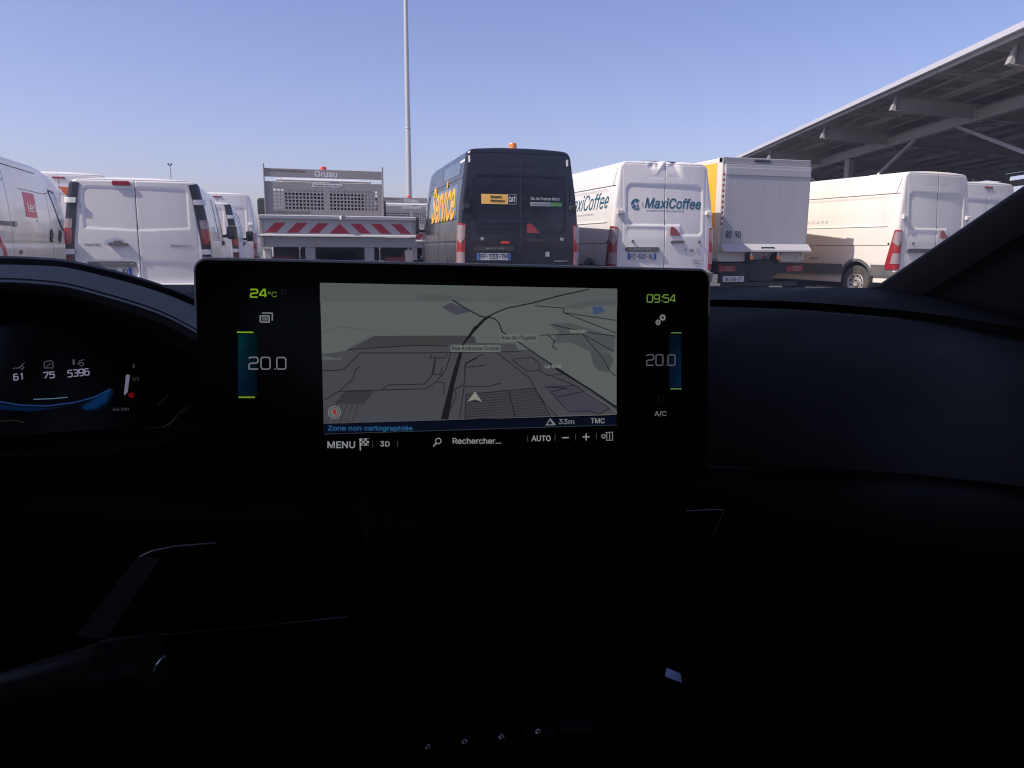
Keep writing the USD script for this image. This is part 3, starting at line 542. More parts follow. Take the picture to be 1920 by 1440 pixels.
def low_side_disp(y, z, sg):
    d = 0.006 * groove(z - 1.80, 0.012) * (y > 0.2) * (y < 3.4) + 0.012 * (1 - sstep(-0.02, 0.02, sdrr(y, z, 0.5, 2.0, 1.25, 1.74, 0.08)))
    d = d + 0.010 * sstep(0.78, 0.70, z) + 0.006 * groove(z - 1.10, 0.012)
    for yy in (2.15, 3.25, 4.25): d = d + 0.006 * groove(y - yy, 0.012)
    return d
HF_LOW = [(0, 1), (2.9, 1), (3.3, 0.985), (3.55, 0.94), (4.35, 0.52), (4.5, 0.46), (4.95, 0.36), (5.0, 0.22)]
PL_LOW = [(0, 1), (3.4, 1), (4.3, 0.97), (4.75, 0.88), (5.0, 0.72)]
pillarm = mat('pillar_black', (0.02, 0.021, 0.027), 0.25, coat=0.3)
SMALL = 'small vans parked nose to tail'
TR = (-1.896, 12.391, 0.002)
b = Body(5.0, 1.97, 0.975, PROF_LOW, HF_LOW, PL_LOW, low_rear_disp, low_side_disp, z0=0.42, lean=0.03, rows=(1.80, 1.10, 0.78, 1.925), ys=(2.15, 3.25, 4.25), roofr=0.13, Rc=0.06)
p = thing('small_white_van', 'small white van with black rear pillars and blank doors behind the dashboard hood', 'van', (TR[0], TR[1], 0), TR[2], SMALL)
b.build(p, white2, door_z=(0.47, 1.925), door_x=0.79, cuts=((0.95, 0.38, 0.37), (4.05, 0.38, 0.37)), front_doors=(3.25, 4.25, 1.80))
for sg in (-1, 1):
    pl_ = put(p, 'rear_pillar', b.lay_wrap(ext(Polygon([(-0.075, 0.53), (-0.125, 1.30), (-0.115, 1.88), (0.02, 1.90), (0.075, 1.80), (0.105, 1.25), (0.13, 0.53)]), 0.008), sg, 0.003), pillarm)
    put(pl_, 'pale_lens', b.lay_wrap(ext(rrect(-0.085, 0.075, 1.25, 1.38, 0.02), 0.008), sg, 0.010), clearlens)
    put(pl_, 'red_lens', b.lay_wrap(ext(rrect(-0.088, 0.095, 1.03, 1.245, 0.02), 0.008), sg, 0.010), redlens)
    put(pl_, 'red_lens', b.lay_wrap(ext(rrect(-0.07, 0.095, 0.62, 0.86, 0.02), 0.006), sg, 0.010), mat('dark_red_lens', (0.11, 0.012, 0.02), 0.15, coat=0.5))
    for hz in (1.635, 0.92): put(pl_, 'hinge', b.lay_wrap(ext(rrect(-0.112, 0.055, hz - 0.037, hz + 0.037, 0.014), 0.035), sg, 0.008), white2)
    put(p, 'side_window', b.lay_side(ext(Polygon([(3.32, 1.22), (4.10, 1.18), (4.16, 1.26), (3.72, 1.66), (3.34, 1.70)]), 0.006), sg, 0.002, 0.12), darkglass)
    put(p, 'window_pillar', b.lay_side(ext(LineString([(3.28, 1.75), (3.28, 1.12)]).buffer(0.03), 0.008), sg, 0.002, 0.1), pillarm)
    put(p, 'window_pillar', b.lay_side(ext(LineString([(2.16, 1.78), (2.16, 1.12)]).buffer(0.018), 0.006), sg, 0.002, 0.1), pillarm)
    put(p, 'door_handle', b.lay_side(ext(rrect(3.38, 3.62, 1.03, 1.09, 0.02), 0.03), sg, 0.004, 0.1), blackplastic)
    put(p, 'door_handle', b.lay_side(ext(rrect(2.95, 3.17, 1.03, 1.09, 0.02), 0.03), sg, 0.004, 0.1), blackplastic)
    mirror(p, sg * 1.00, 3.95, 1.28, sg, 0.19, 0.27)
    for yy in (0.95, 4.05):
        ring = Point(yy, 0.38).buffer(0.40, quad_segs=12).difference(Point(yy, 0.38).buffer(0.345, quad_segs=12)).intersection(sbox(yy - 1, 0.44, yy + 1, 2))
        put(p, 'wheel_arch', b.lay_side(ext(ring, 0.015), sg, 0.002, 0.08), white2)
        put(p, 'wheel_well', lathe([(0.37, -0.15), (0.37, 0.16), (0.02, 0.16)], 'x', (sg * 0.76, yy, 0.36), 24) if sg < 0 else lathe([(0.02, -0.16), (0.37, -0.16), (0.37, 0.15)], 'x', (sg * 0.76, yy, 0.36), 24), under)
        wheel(p, sg * 0.83, yy, 0.33, 0.21, sg)
put(p, 'door_gap', b.lay_rear(ext(sbox(-0.0045, 0.48, 0.0045, 1.92), 0.0006), 0.0012, 0.2), groovem)
put(p, 'windscreen', grid_mesh([[(x * 0.80, 4.40 - 0.12 * x * x, 1.235) for x in np.linspace(-1, 1, 9)], [(x * 0.68, 3.64 - 0.1 * x * x, 1.86) for x in np.linspace(-1, 1, 9)]]), darkglass)
put(p, 'top_brake_light', b.lay_rear(ext(rrect(-0.29, -0.06, 1.855, 1.912, 0.018), 0.02), 0.002, 0.05), redlens)
hd = put(p, 'door_handle', b.lay_rear(ext(rrect(-0.40, -0.135, 1.005, 1.05, 0.02).union(rrect(-0.33, -0.21, 1.0, 1.075, 0.03)), 0.03), 0.004, 0.05), greyplastic)
put(p, 'plate_lamp_bar', b.lay_rear(ext(rrect(-0.70, -0.06, 0.705, 0.775, 0.03), 0.035), 0.0, 0.08), greyplastic)
plate(b, p, 'FS-299-JQ', -0.64, -0.12, 0.585, 0.695)
put(p, 'badge_lettering', b.lay_rear(fit_text('TRAFIC', -0.72, -0.50, 1.003, 0.032), 0.001), inkgrey); put(p, 'badge_lettering', b.lay_rear(fit_text('RENAULT', 0.42, 0.705, 0.995, 0.032), 0.001), inkgrey)
put(p, 'rear_bumper', hull([(sx * w, y, z) for sx in (-1, 1) for (w, y, z) in ((0.90, -0.06, 0.28), (0.92, -0.07, 0.44), (0.88, -0.05, 0.47), (0.96, 0.2, 0.28), (0.965, 0.2, 0.46))]), white2)
put(p, 'underbody', bx(-0.68, 0.68, 0.1, 4.7, 0.2, 0.44), under)
LOWVAN = p
copy(LOWVAN, 'small_white_van', 'small white van standing directly in front of the first small white van', 'van', (-1.74, 18.0, 0), 0.0, SMALL)

# ---- the van at the left edge, seen from its right side
def box_rear_disp(x, z): return 0.014 * (1 - sstep(-0.02, 0.02, sdrr(x, z, -0.72, 0.72, 1.3, 2.0, 0.08))) + 0.008 * groove(x, 0.013)
def box_side_disp(y, z, sg):
    d = 0.008 * groove(z - 2.17, 0.012) * (y < 3.05) + 0.007 * groove(z - 1.94, 0.010) * (y < 1.28)
    d = d + 0.007 * groove((y - 1.28) + (z - 1.94) * 0.06, 0.012) + 0.006 * groove(z - 1.86 - 0.10 * sstep(3.3, 3.9, y), 0.011) * (y > 1.9) * (y < 3.9)
    d = d + 0.007 * groove(y - 3.42 - 0.03 * (z - 1.2), 0.012) * (z < 2.0)
    d = d + 0.010 * (1 - sstep(-0.02, 0.02, np.abs(z - 1.03) - 0.03)) + 0.014 * sstep(1.22, 1.10, z) * (1 - sstep(1.05, 0.95, z)) + 0.02 * sstep(0.75, 0.66, z)
    return d
BL = (-4.70, 11.80, 0.0)
HF_BOX = [(0, 1), (3.1, 1), (3.4, 0.99), (4.05, 0.945), (4.38, 0.89), (4.58, 0.79), (4.86, 0.64), (5.1, 0.50), (5.5, 0.37), (5.62, 0.22)]
PL_BOX = [(0, 1), (3.8, 1), (4.7, 0.98), (5.2, 0.9), (5.62, 0.72)]
PROF_BOX = [(0.38, 0.96), (0.8, 0.995), (1.2, 1.0), (1.6, 0.985), (2.0, 0.945), (2.2, 0.92)]
b = Body(5.62, 2.34, 1.02, PROF_BOX, HF_BOX, PL_BOX, box_rear_disp, box_side_disp, z0=0.44, rows=(2.17, 1.94, 1.86), ys=(1.28, 3.42), roofr=0.12, Rc=0.06)
p = thing('delivery_van', 'white delivery van at the left edge with a red square emblem on its side', 'van', (BL[0], BL[1], 0), BL[2])
b.build(p, white3, door_z=(0.5, 2.2), door_x=0.82, cuts=((0.95, 0.40, 0.39), (4.75, 0.40, 0.39)), front_doors=(3.42, 4.45, 1.98))
redsq = mat('red_emblem', (0.42, 0.035, 0.06), 0.4)
sq = put(p, 'red_emblem', b.lay_side(ext(sbox(2.07, 1.44, 2.66, 1.82), 0.002), 1, 0.003, 0.15), redsq)
put(sq, 'emblem_lettering', b.lay_side(fit_text('léri', 2.22, 2.66, 1.53, 0.14), 1, 0.006), whitep)
put(p, 'emblem_footer', b.lay_side(ext(sbox(2.58, 1.385, 2.66, 1.41), 0.002), 1, 0.003), inkgrey)
put(p, 'door_rail', b.lay_side(ext(sbox(-0.0 + 0.25, 1.285, 1.50, 1.345), 0.012), 1, 0.002, 0.2), greyplastic)
put(p, 'rail_end', b.lay_side(ext(rrect(1.36, 1.50, 1.275, 1.355, 0.012), 0.02), 1, 0.004, 0.1), inkgrey)
for yh in (3.36, 3.92): put(p, 'door_handle', b.lay_side(ext(affinity.scale(Point(yh, 1.17).buffer(0.055), 1.5, 1.95), 0.02), 1, 0.002, 0.05), blackplastic)
sw = Polygon([(0.55, 1.20), (0.78, 1.13), (0.92, 0.99), (0.96, 0.86), (1.02, 0.55), (0.80, 0.55), (0.82, 0.90), (0.70, 1.02)])
seam(b, p, [(0.1, 2.17), (3.0, 2.17)], 1); seam(b, p, [(0.1, 1.94), (1.26, 1.94)], 1, 0.009); seam(b, p, [(1.26, 2.15), (1.31, 0.6)], 1, 0.009); seam(b, p, [(3.36, 1.95), (3.44, 1.2), (3.42, 0.6)], 1, 0.009); seam(b, p, [(1.9, 1.86), (3.3, 1.86), (3.8, 1.93)], 1, 0.007)
put(p, 'red_swoosh', b.lay_side(ext(sw, 0.002), 1, 0.003, 0.1), redsq)
put(p, 'side_marker', b.lay_side(ext(affinity.scale(Point(1.60, 0.905).buffer(0.035), 2.0, 1), 0.012), 1, 0.002, 0.05), mat('smoked_lens', (0.14, 0.09, 0.09), 0.2))
wn = Polygon([(3.62, 1.93), (3.98, 1.91), (4.16, 1.78), (4.42, 1.38), (4.36, 1.27), (4.10, 1.33), (3.98, 1.45)])
for sg in (-1, 1):
    put(p, 'window_seal', b.lay_side(ext(wn.buffer(0.03), 0.003), sg, 0.001, 0.12, False), blackplastic)
    put(p, 'side_window', b.lay_side(ext(wn.buffer(-0.01), 0.004), sg, 0.005, 0.12, False), mat('tinted_glass', (0.10, 0.135, 0.14), 0.05, coat=0.6, dirt=0.8, dirt_col=(0.42, 0.42, 0.36), scale=3.2))
    for yy in (0.95, 4.75):
        ring = Point(yy, 0.40).buffer(0.42, quad_segs=12).difference(Point(yy, 0.40).buffer(0.36, quad_segs=12)).intersection(sbox(yy - 1, 0.46, yy + 1, 2))
        put(p, 'wheel_arch', b.lay_side(ext(ring, 0.015), sg, 0.002, 0.08, False), greyplastic); wheel(p, sg * 0.86, yy, 0.34, 0.21, sg)
    mirror(p, sg * 1.05, 4.35, 1.32, sg, 0.2, 0.34)
    tl = put(p, 'tail_light', b.lay_wrap(ext(sbox(-0.06, 0.8, 0.08, 1.5), 0.01), sg, 0.003), redlens)
put(p, 'windscreen', grid_mesh([[(x * 0.84, 5.02 - 0.15 * x * x, 1.46) for x in np.linspace(-1, 1, 9)], [(x * 0.74, 4.46 - 0.10 * x * x, 2.08) for x in np.linspace(-1, 1, 9)]]), darkglass)
put(p, 'underbody', bx(-0.72, 0.72, 0.1, 5.1, 0.22, 0.46), under)
# orange emblem on the van behind the delivery van
# ------------------------------------------------------------------ tipper truck
rail_white = mat('white_bed_paint', (0.40, 0.40, 0.405), 0.38, dirt=0.35, dirt_col=(0.40, 0.37, 0.35), scale=3)
greybed = mat('grey_bed_paint', (0.27, 0.27, 0.275), 0.42, dirt=0.45, dirt_col=(0.25, 0.22, 0.20), scale=4)
chev_red = mat('red_reflective', (0.36, 0.02, 0.04), 0.35, dirt=0.3, dirt_col=(0.3, 0.06, 0.07), scale=25)
rust = mat('rusty_scuffs', (0.16, 0.13, 0.11), 0.8)
def flat_y(m, y): v = np.array(m.vertices); return trimesh.Trimesh(np.stack([v[:, 0], y - v[:, 2], v[:, 1]], -1), m.faces, process=False)
def tipper(label, loc, rz=0.0):
    p = thing('tipper_truck', label, 'truck', loc, rz, 'tipper trucks with perforated headboards')
    hw = 1.125
    tg = put(p, 'tailgate', cat([bx(-hw, hw, -0.02, 0.02, 1.19, 1.395, 0.004), hull([(s * hw, y, z) for s in (-1, 1) for (y, z) in ((-0.02, 1.392), (-0.055, 1.405), (-0.06, 1.445), (-0.03, 1.455), (0.03, 1.452), (0.03, 1.392))])]), rail_white)
    put(tg, 'lower_edge', hull([(s * hw, y, z) for s in (-1, 1) for (y, z) in ((-0.02, 1.192), (-0.045, 1.172), (-0.05, 1.155), (0.02, 1.155))]), rail_white)
    for k in range(7):
        if k == 3: q = Polygon([(-0.145, 1.203), (0.145, 1.203), (0.0, 1.340)])
        else:
            s = -1 if k < 3 else 1; c = (k - 3) * 0.302; q = Polygon([(c - 0.076 + s * 0.072, 1.205), (c + 0.076 + s * 0.072, 1.205), (c + 0.076 - s * 0.072, 1.345), (c - 0.076 - s * 0.072, 1.345)])
        put(tg, 'red_stripe', flat_y(ext(q, 0.002), -0.021), chev_red)
    put(tg, 'latch', hull([(0.0, -0.06, 1.45), (0.09, -0.06, 1.45), (0.03, -0.08, 1.46), (0.02, -0.075, 1.39), (0.0, -0.06, 1.42), (0.05, -0.03, 1.46)]), chrome)
    put(p, 'rear_frame', cat([bx(-hw + 0.02, hw - 0.02, -0.01, 0.16, 1.0, 1.15, 0.006), bx(-hw, -hw + 0.05, -0.03, 0.05, 1.0, 1.42), bx(hw - 0.05, hw, -0.03, 0.05, 1.0, 1.42)]), greybed)
    for s in (-1, 1):
        put(p, 'side_board', cat([bx(min(s * hw, s * (hw - 0.035)), max(s * hw, s * (hw - 0.035)), 0.05, 3.05, 1.12, 1.44, 0.006), bx(min(s * (hw + 0.012), s * (hw - 0.03)), max(s * (hw + 0.012), s * (hw - 0.03)), 0.05, 3.05, 1.40, 1.45, 0.006)]), rail_white)
        put(p, 'bed_post', bx(s * 0.43 - 0.07, s * 0.43 + 0.07, 0.0, 0.10, 0.70, 1.0), greybed)
        put(p, 'hinge_bolt', cat([lathe([(0.001, 0.02), (0.016, 0.015), (0.02, 0)], 'y', (s * 0.58, -0.03, 0.985), 12), bar((s * 0.58, -0.02, 0.985), (s * 0.58, -0.0, 0.80), 0.008)]), chrome)
        put(p, 'tail_light', cat([bx(s * 0.86 - 0.2, s * 0.86 + 0.2, 0.02, 0.09, 0.72, 0.86, 0.01)]), mat('dark_red_lens')); put(p, 'bumper_end', bx(s * 1.03 - 0.06, s * 1.03 + 0.06, 0.0, 0.2, 0.66, 0.97, 0.02), mat('dirty_cream', (0.42, 0.39, 0.33), 0.5, dirt=0.5, scale=9))
        mirror(p, s * 1.03, 3.85, 1.74, s, 0.18, 0.34)
        put(p, 'mirror_arm', cat([bar((s * 0.85, 4.0, 1.95), (s * 1.05, 3.85, 1.92), 0.025), bar((s * 0.85, 4.0, 1.6), (s * 1.05, 3.85, 1.58), 0.03)]), blackplastic)
        for yy in (0.95, 4.45): wheel(p, s * 0.83, yy, 0.345, 0.22, s); 
        put(p, 'mudguard', lathe([(0.43, -0.14), (0.43, 0.14)], 'x', (s * 0.83, 0.95, 0.345), 24), under)
    put(p, 'bed_floor', bx(-hw + 0.03, hw - 0.03, 0.0, 3.05, 1.06, 1.12), greybed)
    put(p, 'chassis', cat([bx(-0.42, -0.32, 0.1, 4.8, 0.5, 0.72), bx(0.32, 0.42, 0.1, 4.8, 0.5, 0.72), bx(-0.9, 0.9, 0.05, 0.15, 0.60, 0.70), bx(-0.3, 0.3, 0.3, 2.8, 0.45, 0.95), bx(-0.95, 0.95, 0.3, 0.4, 0.80, 1.05)]), under)
    # headboard with punched windows
    hy = 3.10
    hb = put(p, 'headboard', cat([bx(-1.045, 1.045, hy - 0.015, hy + 0.015, 2.245, 2.395, 0.004), bx(-1.07, -1.045, hy - 0.03, hy + 0.03, 1.12, 2.475, 0.004), bx(1.045, 1.07, hy - 0.03, hy + 0.03, 1.12, 2.475, 0.004)]), greybed)
    panel = sbox(-1.045, 1.12, 1.045, 2.165); holes = []
    for x0, x1 in ((-0.915, -0.02), (0.075, 0.965)):
        for i in range(14):
            for j in range(6):
                cx = x0 + (i + 0.5) * (x1 - x0) / 14; cz = 1.67 + (j + 0.5) * 0.375 / 6
                holes.append(sbox(cx - 0.020, cz - 0.020, cx + 0.020, cz + 0.020))
    put(hb, 'perforated_panel', flat_y(ext(panel.difference(unary_union(holes)), 0.012), hy), greybed)
    lb = put(hb, 'load_label', flat_y(ext(sbox(-0.22, 2.085, 0.31, 2.145), 0.002), hy - 0.0125), whitep); put(lb, 'lettering', flat_y(fit_text('CHARGE MAXI 700 Kg', -0.20, 0.29, 2.102, 0.027, bold=True), hy - 0.0148), ink)
    put(hb, 'maker_lettering', flat_y(fit_text('Gruau', -0.17, 0.23, 2.268, 0.098, bold=True), hy - 0.016), whitep)
    for x0_, x1_, z_, dep in ((-0.98, -0.34, 2.35, 0.0155), (-0.93, -0.28, 1.62, 0.0125)):
        xx = np.linspace(x0_, x1_, 26); up_ = z_ + 0.012 + 0.016 * RNG.random(26); lo_ = z_ - 0.006 - 0.018 * RNG.random(26) ** 2
        put(hb, 'scuff_strip', flat_y(ext(Polygon(list(zip(xx, up_)) + list(zip(xx, lo_))[::-1]), 0.001), hy - dep), rust)
    for x in (-0.9, -0.75, -0.3, 0.5, 0.65, 0.8, 0.95): put(hb, 'rivet', lathe([(0.001, 0.006), (0.012, 0.004), (0.014, 0)], 'y', (x, hy - 0.017 + 0.0, 2.33), 8), whitep)
    # cab
    cabp = [(3.30, 0.45), (3.30, 2.02), (3.40, 2.235), (3.75, 2.285), (4.25, 2.25), (4.95, 1.30), (5.30, 1.10), (5.38, 0.45)]
    rows = []
    for x, k, zs in ((-0.98, 1, 0.0), (-0.97, 1, 0.0), (-0.90, 1, 0.97), (-0.78, 1, 1.0), (0.78, 1, 1.0), (0.90, 1, 0.97), (0.97, 1, 0.0), (0.98, 1, 0.0)):
        rows.append([(x * (1 if z < 1.4 else 1 - 0.10 * (z - 1.4)), y, (z if zs > 0.5 else min(z, 1.15 + 0.94 * (z - 1.15)) if z > 1.15 else z) * (zs if zs > 0.5 and z > 1.9 else 1)) for y, z in cabp + cabp[:1]])
    cab = put(p, 'cab', cat([hull([(x * (0.98 if z < 1.35 else 0.86 if z > 2.1 else 0.92), y, z - (0.07 if abs(x) == 1 and z > 2.1 else 0)) for x in (-1, -0.8, 0.8, 1) for y, z in cabp[:5] + [(4.95, 1.30)]]), hull([(x, y, z) for x in (-0.97, 0.97) for y, z in ((4.4, 0.45), (4.4, 1.30), (4.95, 1.28), (5.30, 1.10), (5.38, 0.45))])]), white2, 20)
    put(cab, 'rear_window', bx(-0.72, 0.72, 3.286, 3.297, 1.58, 2.0, 0.003), pane('window_pane', (0.55, 0.62, 0.62)))
    put(cab, 'cab_roof_bar', bx(-0.86, 0.86, 3.22, 3.30, 2.185, 2.225, 0.012), white2)
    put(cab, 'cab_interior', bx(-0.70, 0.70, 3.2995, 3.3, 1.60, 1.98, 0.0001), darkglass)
    bc = put(p, 'beacon', lathe([(0.001, 0.14), (0.045, 0.13), (0.06, 0.09), (0.065, 0.0)], 'z', (0.0, 3.30, 2.335), 18), mat('red_orange_lens', (0.62, 0.06, 0.02), 0.2, coat=0.4), 40)
    return p
TIP = tipper('grey and white tipper truck with red chevrons along its tailgate', (0.915, 11.80, 0))
p = copy(TIP, 'tipper_truck', 'second tipper truck further back beside the lamp mast, mostly hidden', 'truck', (3.72, 19.2, 0.0), 0.0, 'tipper trucks with perforated headboards')

# ------------------------------------------------------------------ box truck with tail lift
p = thing('box_truck', 'box truck with yellow sides and a folded aluminium tail lift', 'truck', (8.985, 13.0, 0), 0.0)
dooralu = mat('lift_aluminium', (0.44, 0.435, 0.445), 0.38, metal=0.2, dirt=0.45, dirt_col=(0.38, 0.37, 0.375), scale=7, streak=True)
yellowp = mat('yellow_side', (0.72, 0.40, 0.02), 0.45, dirt=0.15, scale=2)
cream = mat('cream_frame', (0.60, 0.575, 0.54), 0.45, dirt=0.3, scale=3)
HWB, ZB, ZT = 0.965, 0.80, 2.69
put(p, 'box', bx(-HWB + 0.01, HWB - 0.01, 0.10, 4.2, ZB, ZT - 0.01, 0.015), cream)
for s in (-1, 1):
    put(p, 'side_panel', bx(min(s * (HWB - 0.012), s * HWB), max(s * (HWB - 0.012), s * HWB), 0.19, 4.1, 0.86, 2.60, 0.002), yellowp)
    put(p, 'corner_post', bx(min(s * HWB, s * (HWB - 0.075)), max(s * HWB, s * (HWB - 0.075)), 0.0, 0.19, ZB, ZT, 0.012), cream)
    if s < 0:
        for k in range(20):
            put(p, 'reflective_block', bx(-HWB + 0.012, -HWB + 0.047, -0.032, -0.027, 1.40 + k * 0.05, 1.449 + k * 0.05, 0.001), redlens if k % 2 else whitep)
put(p, 'top_beam', cat([bx(-HWB, HWB, -0.015, 0.12, 2.585, ZT, 0.01), bx(-HWB + 0.06, HWB - 0.06, -0.03, 0.02, 2.565, 2.59)]), mat('grey_frame', (0.27, 0.275, 0.30), 0.45, dirt=0.3, scale=5))
put(p, 'top_lamp', bx(-0.30, 0.05, -0.035, -0.015, 2.625, 2.66, 0.006), blackplastic)
lf = put(p, 'tail_lift', bx(-HWB + 0.05, HWB - 0.005, -0.045, -0.005, 0.96, 2.56, 0.006), dooralu)
for k in range(11):
    x = -HWB + 0.09 + k * 0.165
    put(lf, 'plank', bx(x, x + 0.1646, -0.0478, -0.046, 1.11, 2.36, 0.0004), dooralu)
put(lf, 'upper_band', bx(-HWB + 0.06, HWB - 0.02, -0.058, -0.046, 2.37, 2.50, 0.004), dooralu)
put(lf, 'wedge_edge', hull([(x, y, z) for x in (-HWB + 0.0, HWB + 0.03) for (y, z) in ((-0.055, 1.105), (-0.17, 0.985), (-0.17, 0.955), (-0.02, 0.955), (-0.02, 1.105))]), mat('lift_edge', (0.50, 0.49, 0.50), 0.35, metal=0.2, dirt=0.2, scale=6))
put(lf, 'grip_plate', cat([bx(-0.11, 0.17, -0.135, -0.115, 1.04, 1.048), bx(-0.11, 0.17, -0.15, -0.13, 1.008, 1.016), bx(-0.11, -0.10, -0.15, -0.115, 1.01, 1.045), bx(0.16, 0.17, -0.15, -0.115, 1.01, 1.045)]), under)
for tx, x0, x1 in (('80', -0.85, -0.73), ('90', -0.645, -0.53)): put(lf, 'speed_number', flat_y(fit_text(tx, x0, x1, 1.215, 0.125, bold=True), -0.053), ink)
put(p, 'rear_frame', cat([bx(-HWB + 0.02, -0.36, 0.02, 0.2, ZB - 0.03, 0.95), bx(0.36, HWB - 0.04, 0.02, 0.2, ZB - 0.03, 0.95), bx(0.80, HWB - 0.02, -0.02, 0.02, 0.82, 0.86)]), cream)
for s in (-1, 1):
    am = put(p, 'lift_arm', cat([hull([(s * 0.30 + dx, y, z) for dx in (-0.05, 0.05) for (y, z) in ((-0.10, 0.97), (-0.06, 0.80), (0.3, 0.60), (0.3, 0.75))]), bar((s * 0.30, -0.1, 0.82), (s * 0.30, 0.5, 0.5), 0.05)]), under)
    put(am, 'arm_bracket', hull([(s * 0.30 - 0.012, -0.11, 0.98), (s * 0.30 + 0.012, -0.11, 0.98), (s * 0.30 - 0.03, -0.09, 0.86), (s * 0.30 + 0.03, -0.09, 0.86), (s * 0.30, -0.05, 0.92)]), cream)
    put(am, 'amber_lamp', lathe([(0.001, 0.03), (0.03, 0.025), (0.042, -0.02), (0.001, -0.03)], 'y', (s * 0.30 - 0.02, -0.12, 0.845), 14), orangelens, 40)
    tl = put(p, 'tail_light', bx(s * 0.76 - 0.19, s * 0.76 + 0.19, -0.02, 0.06, 0.575, 0.695, 0.012), redlens)
    put(tl, 'lens_strip', bx(s * 0.76 - 0.05, s * 0.76 + 0.12, -0.026, -0.02, 0.655, 0.672), clearlens); put(tl, 'lens_strip', bx(s * 0.76 - 0.05, s * 0.76 + 0.12, -0.026, -0.02, 0.60, 0.615), clearlens)
    for yy in (1.3, 5.0): wheel(p, s * 0.80, yy, 0.345, 0.22, s)
put(p, 'lift_motor', cat([bx(-0.28, 0.30, -0.02, 0.5, 0.40, 0.80, 0.03), bar((-0.25, -0.02, 0.70), (0.05, -0.04, 0.84), 0.015), bar((0.05, -0.04, 0.84), (0.12, 0.0, 0.80), 0.015)]), under)
put(p, 'warning_lamp', bx(0.0, 0.12, -0.05, -0.02, 0.85, 0.885), redlens)
put(p, 'chassis', cat([bx(-0.42, -0.32, 0.1, 5.2, 0.5, 0.8), bx(0.32, 0.42, 0.1, 5.2, 0.5, 0.8), bx(-0.93, 0.93, 0.0, 0.12, 0.56, 0.74), bx(-0.90, -0.30, 0.0, 0.08, 0.36, 0.56)]), under)
pl_ = put(p, 'number_plate', bx(-0.845, -0.385, -0.022, -0.012, 0.385, 0.495, 0.002), plate_white); put(pl_, 'lettering', flat_y(fit_text('GK-364-XT', -0.80, -0.43, 0.40, 0.07, bold=True), -0.023), ink)
put(p, 'underrun_bar', bx(-0.85, 0.85, 0.0, 0.06, 0.30, 0.38, 0.01), under)
cabh = [(4.35, 0.45), (4.35, 2.25), (4.9, 2.45), (5.3, 2.35), (5.9, 1.35), (6.25, 1.1), (6.3, 0.45)]
cab = put(p, 'cab', cat([hull([(x * (0.98 if z < 1.4 else 0.86), y, z) for x in (-1, 1) for y, z in cabh[:4] + [(5.9, 1.35), (5.95, 0.45)]]), hull([(x, y, z) for x in (-0.97, 0.97) for y, z in ((5.6, 0.45), (5.6, 1.3), (5.9, 1.33), (6.25, 1.1), (6.3, 0.45))])]), white2)
stone = trimesh.creation.icosphere(2, 1.0); stone.vertices *= [0.13, 0.10, 0.055]; stone.vertices += (meshkit.fbm(stone.vertices * 14, 3, 3)[:, None] - 0.5) * 0.03
sp_ = put('/World', 'pale_stone', trimesh.Trimesh(stone.vertices + [0, 0, 0.035], stone.faces, process=False), mat('pale_stone', (0.45, 0.42, 0.36), 0.8, dirt=0.5, scale=9), 50)
q = onz(1460, 527, 0.04); UsdGeom.Xformable(stage.GetPrimAtPath(sp_)).AddTranslateOp().Set(Gf.Vec3d(*map(float, (q[0], q[1], 0)))); props(stage.GetPrimAtPath(sp_), label='pale stone lying on the asphalt under the box truck', category='stone')

# ------------------------------------------------------------------ the car we sit in
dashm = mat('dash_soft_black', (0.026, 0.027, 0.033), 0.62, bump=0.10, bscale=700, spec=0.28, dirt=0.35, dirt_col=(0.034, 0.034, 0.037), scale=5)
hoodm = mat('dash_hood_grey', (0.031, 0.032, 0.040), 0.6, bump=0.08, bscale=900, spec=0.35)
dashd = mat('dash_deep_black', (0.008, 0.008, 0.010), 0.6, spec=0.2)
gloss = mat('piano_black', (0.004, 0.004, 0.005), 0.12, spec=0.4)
satin = mat('satin_trim', (0.16, 0.16, 0.175), 0.35, metal=0.8)
car = thing('car', 'dark interior of the car seen from inside, with dashboard and lit touchscreen', 'car')
from scipy.interpolate import PchipInterpolator
def loft(rows, ts, xs, nx=48, nr=6):
    """rows: photo heights per column; ts: distances ahead per column -> smooth sheet of real points"""
    P = np.array([[ond(x, y, t) for x, y, t in zip(xs, ry, rt)] for ry, rt in zip(rows, ts)])
    k = np.linspace(0, len(xs) - 1, nx); P = PchipInterpolator(np.arange(len(xs)), P, axis=1)(k)
    if nr > 1: P = PchipInterpolator(np.arange(len(rows)), P, axis=0)(np.linspace(0, len(rows) - 1, (len(rows) - 1) * nr + 1))
    return grid_mesh(P)
XS = [200, 700, 1250, 1340, 1500, 1640, 1760, 1900, 2080, 2400]
R0 = [534, 533, 535, 537, 539, 541, 560, 596, 640, 720]; T0 = [1.10, 1.14, 1.12, 1.10, 1.02, 0.93, 0.84, 0.74, 0.66, 0.56]
R1 = [560, 560, 561, 562, 566, 577, 590, 612, 645, 725]; T1 = [0.98, 1.0, 1.0, 0.98, 0.92, 0.84, 0.77, 0.68, 0.60, 0.52]
R2 = [570, 569, 570, 571, 576, 587, 601, 624, 655, 735]; T2 = [1.0, 1.02, 1.03, 1.01, 0.95, 0.87, 0.79, 0.70, 0.62, 0.54]
R3 = [577, 575, 575, 577, 583, 595, 611, 640, 670, 750]; T3 = [0.95, 0.97, 0.97, 0.95, 0.89, 0.81, 0.74, 0.655, 0.58, 0.50]
R4 = [640, 640, 640, 642, 648, 660, 677, 700, 730, 800]; T4 = [0.82, 0.84, 0.84, 0.83, 0.78, 0.72, 0.66, 0.59, 0.53, 0.47]
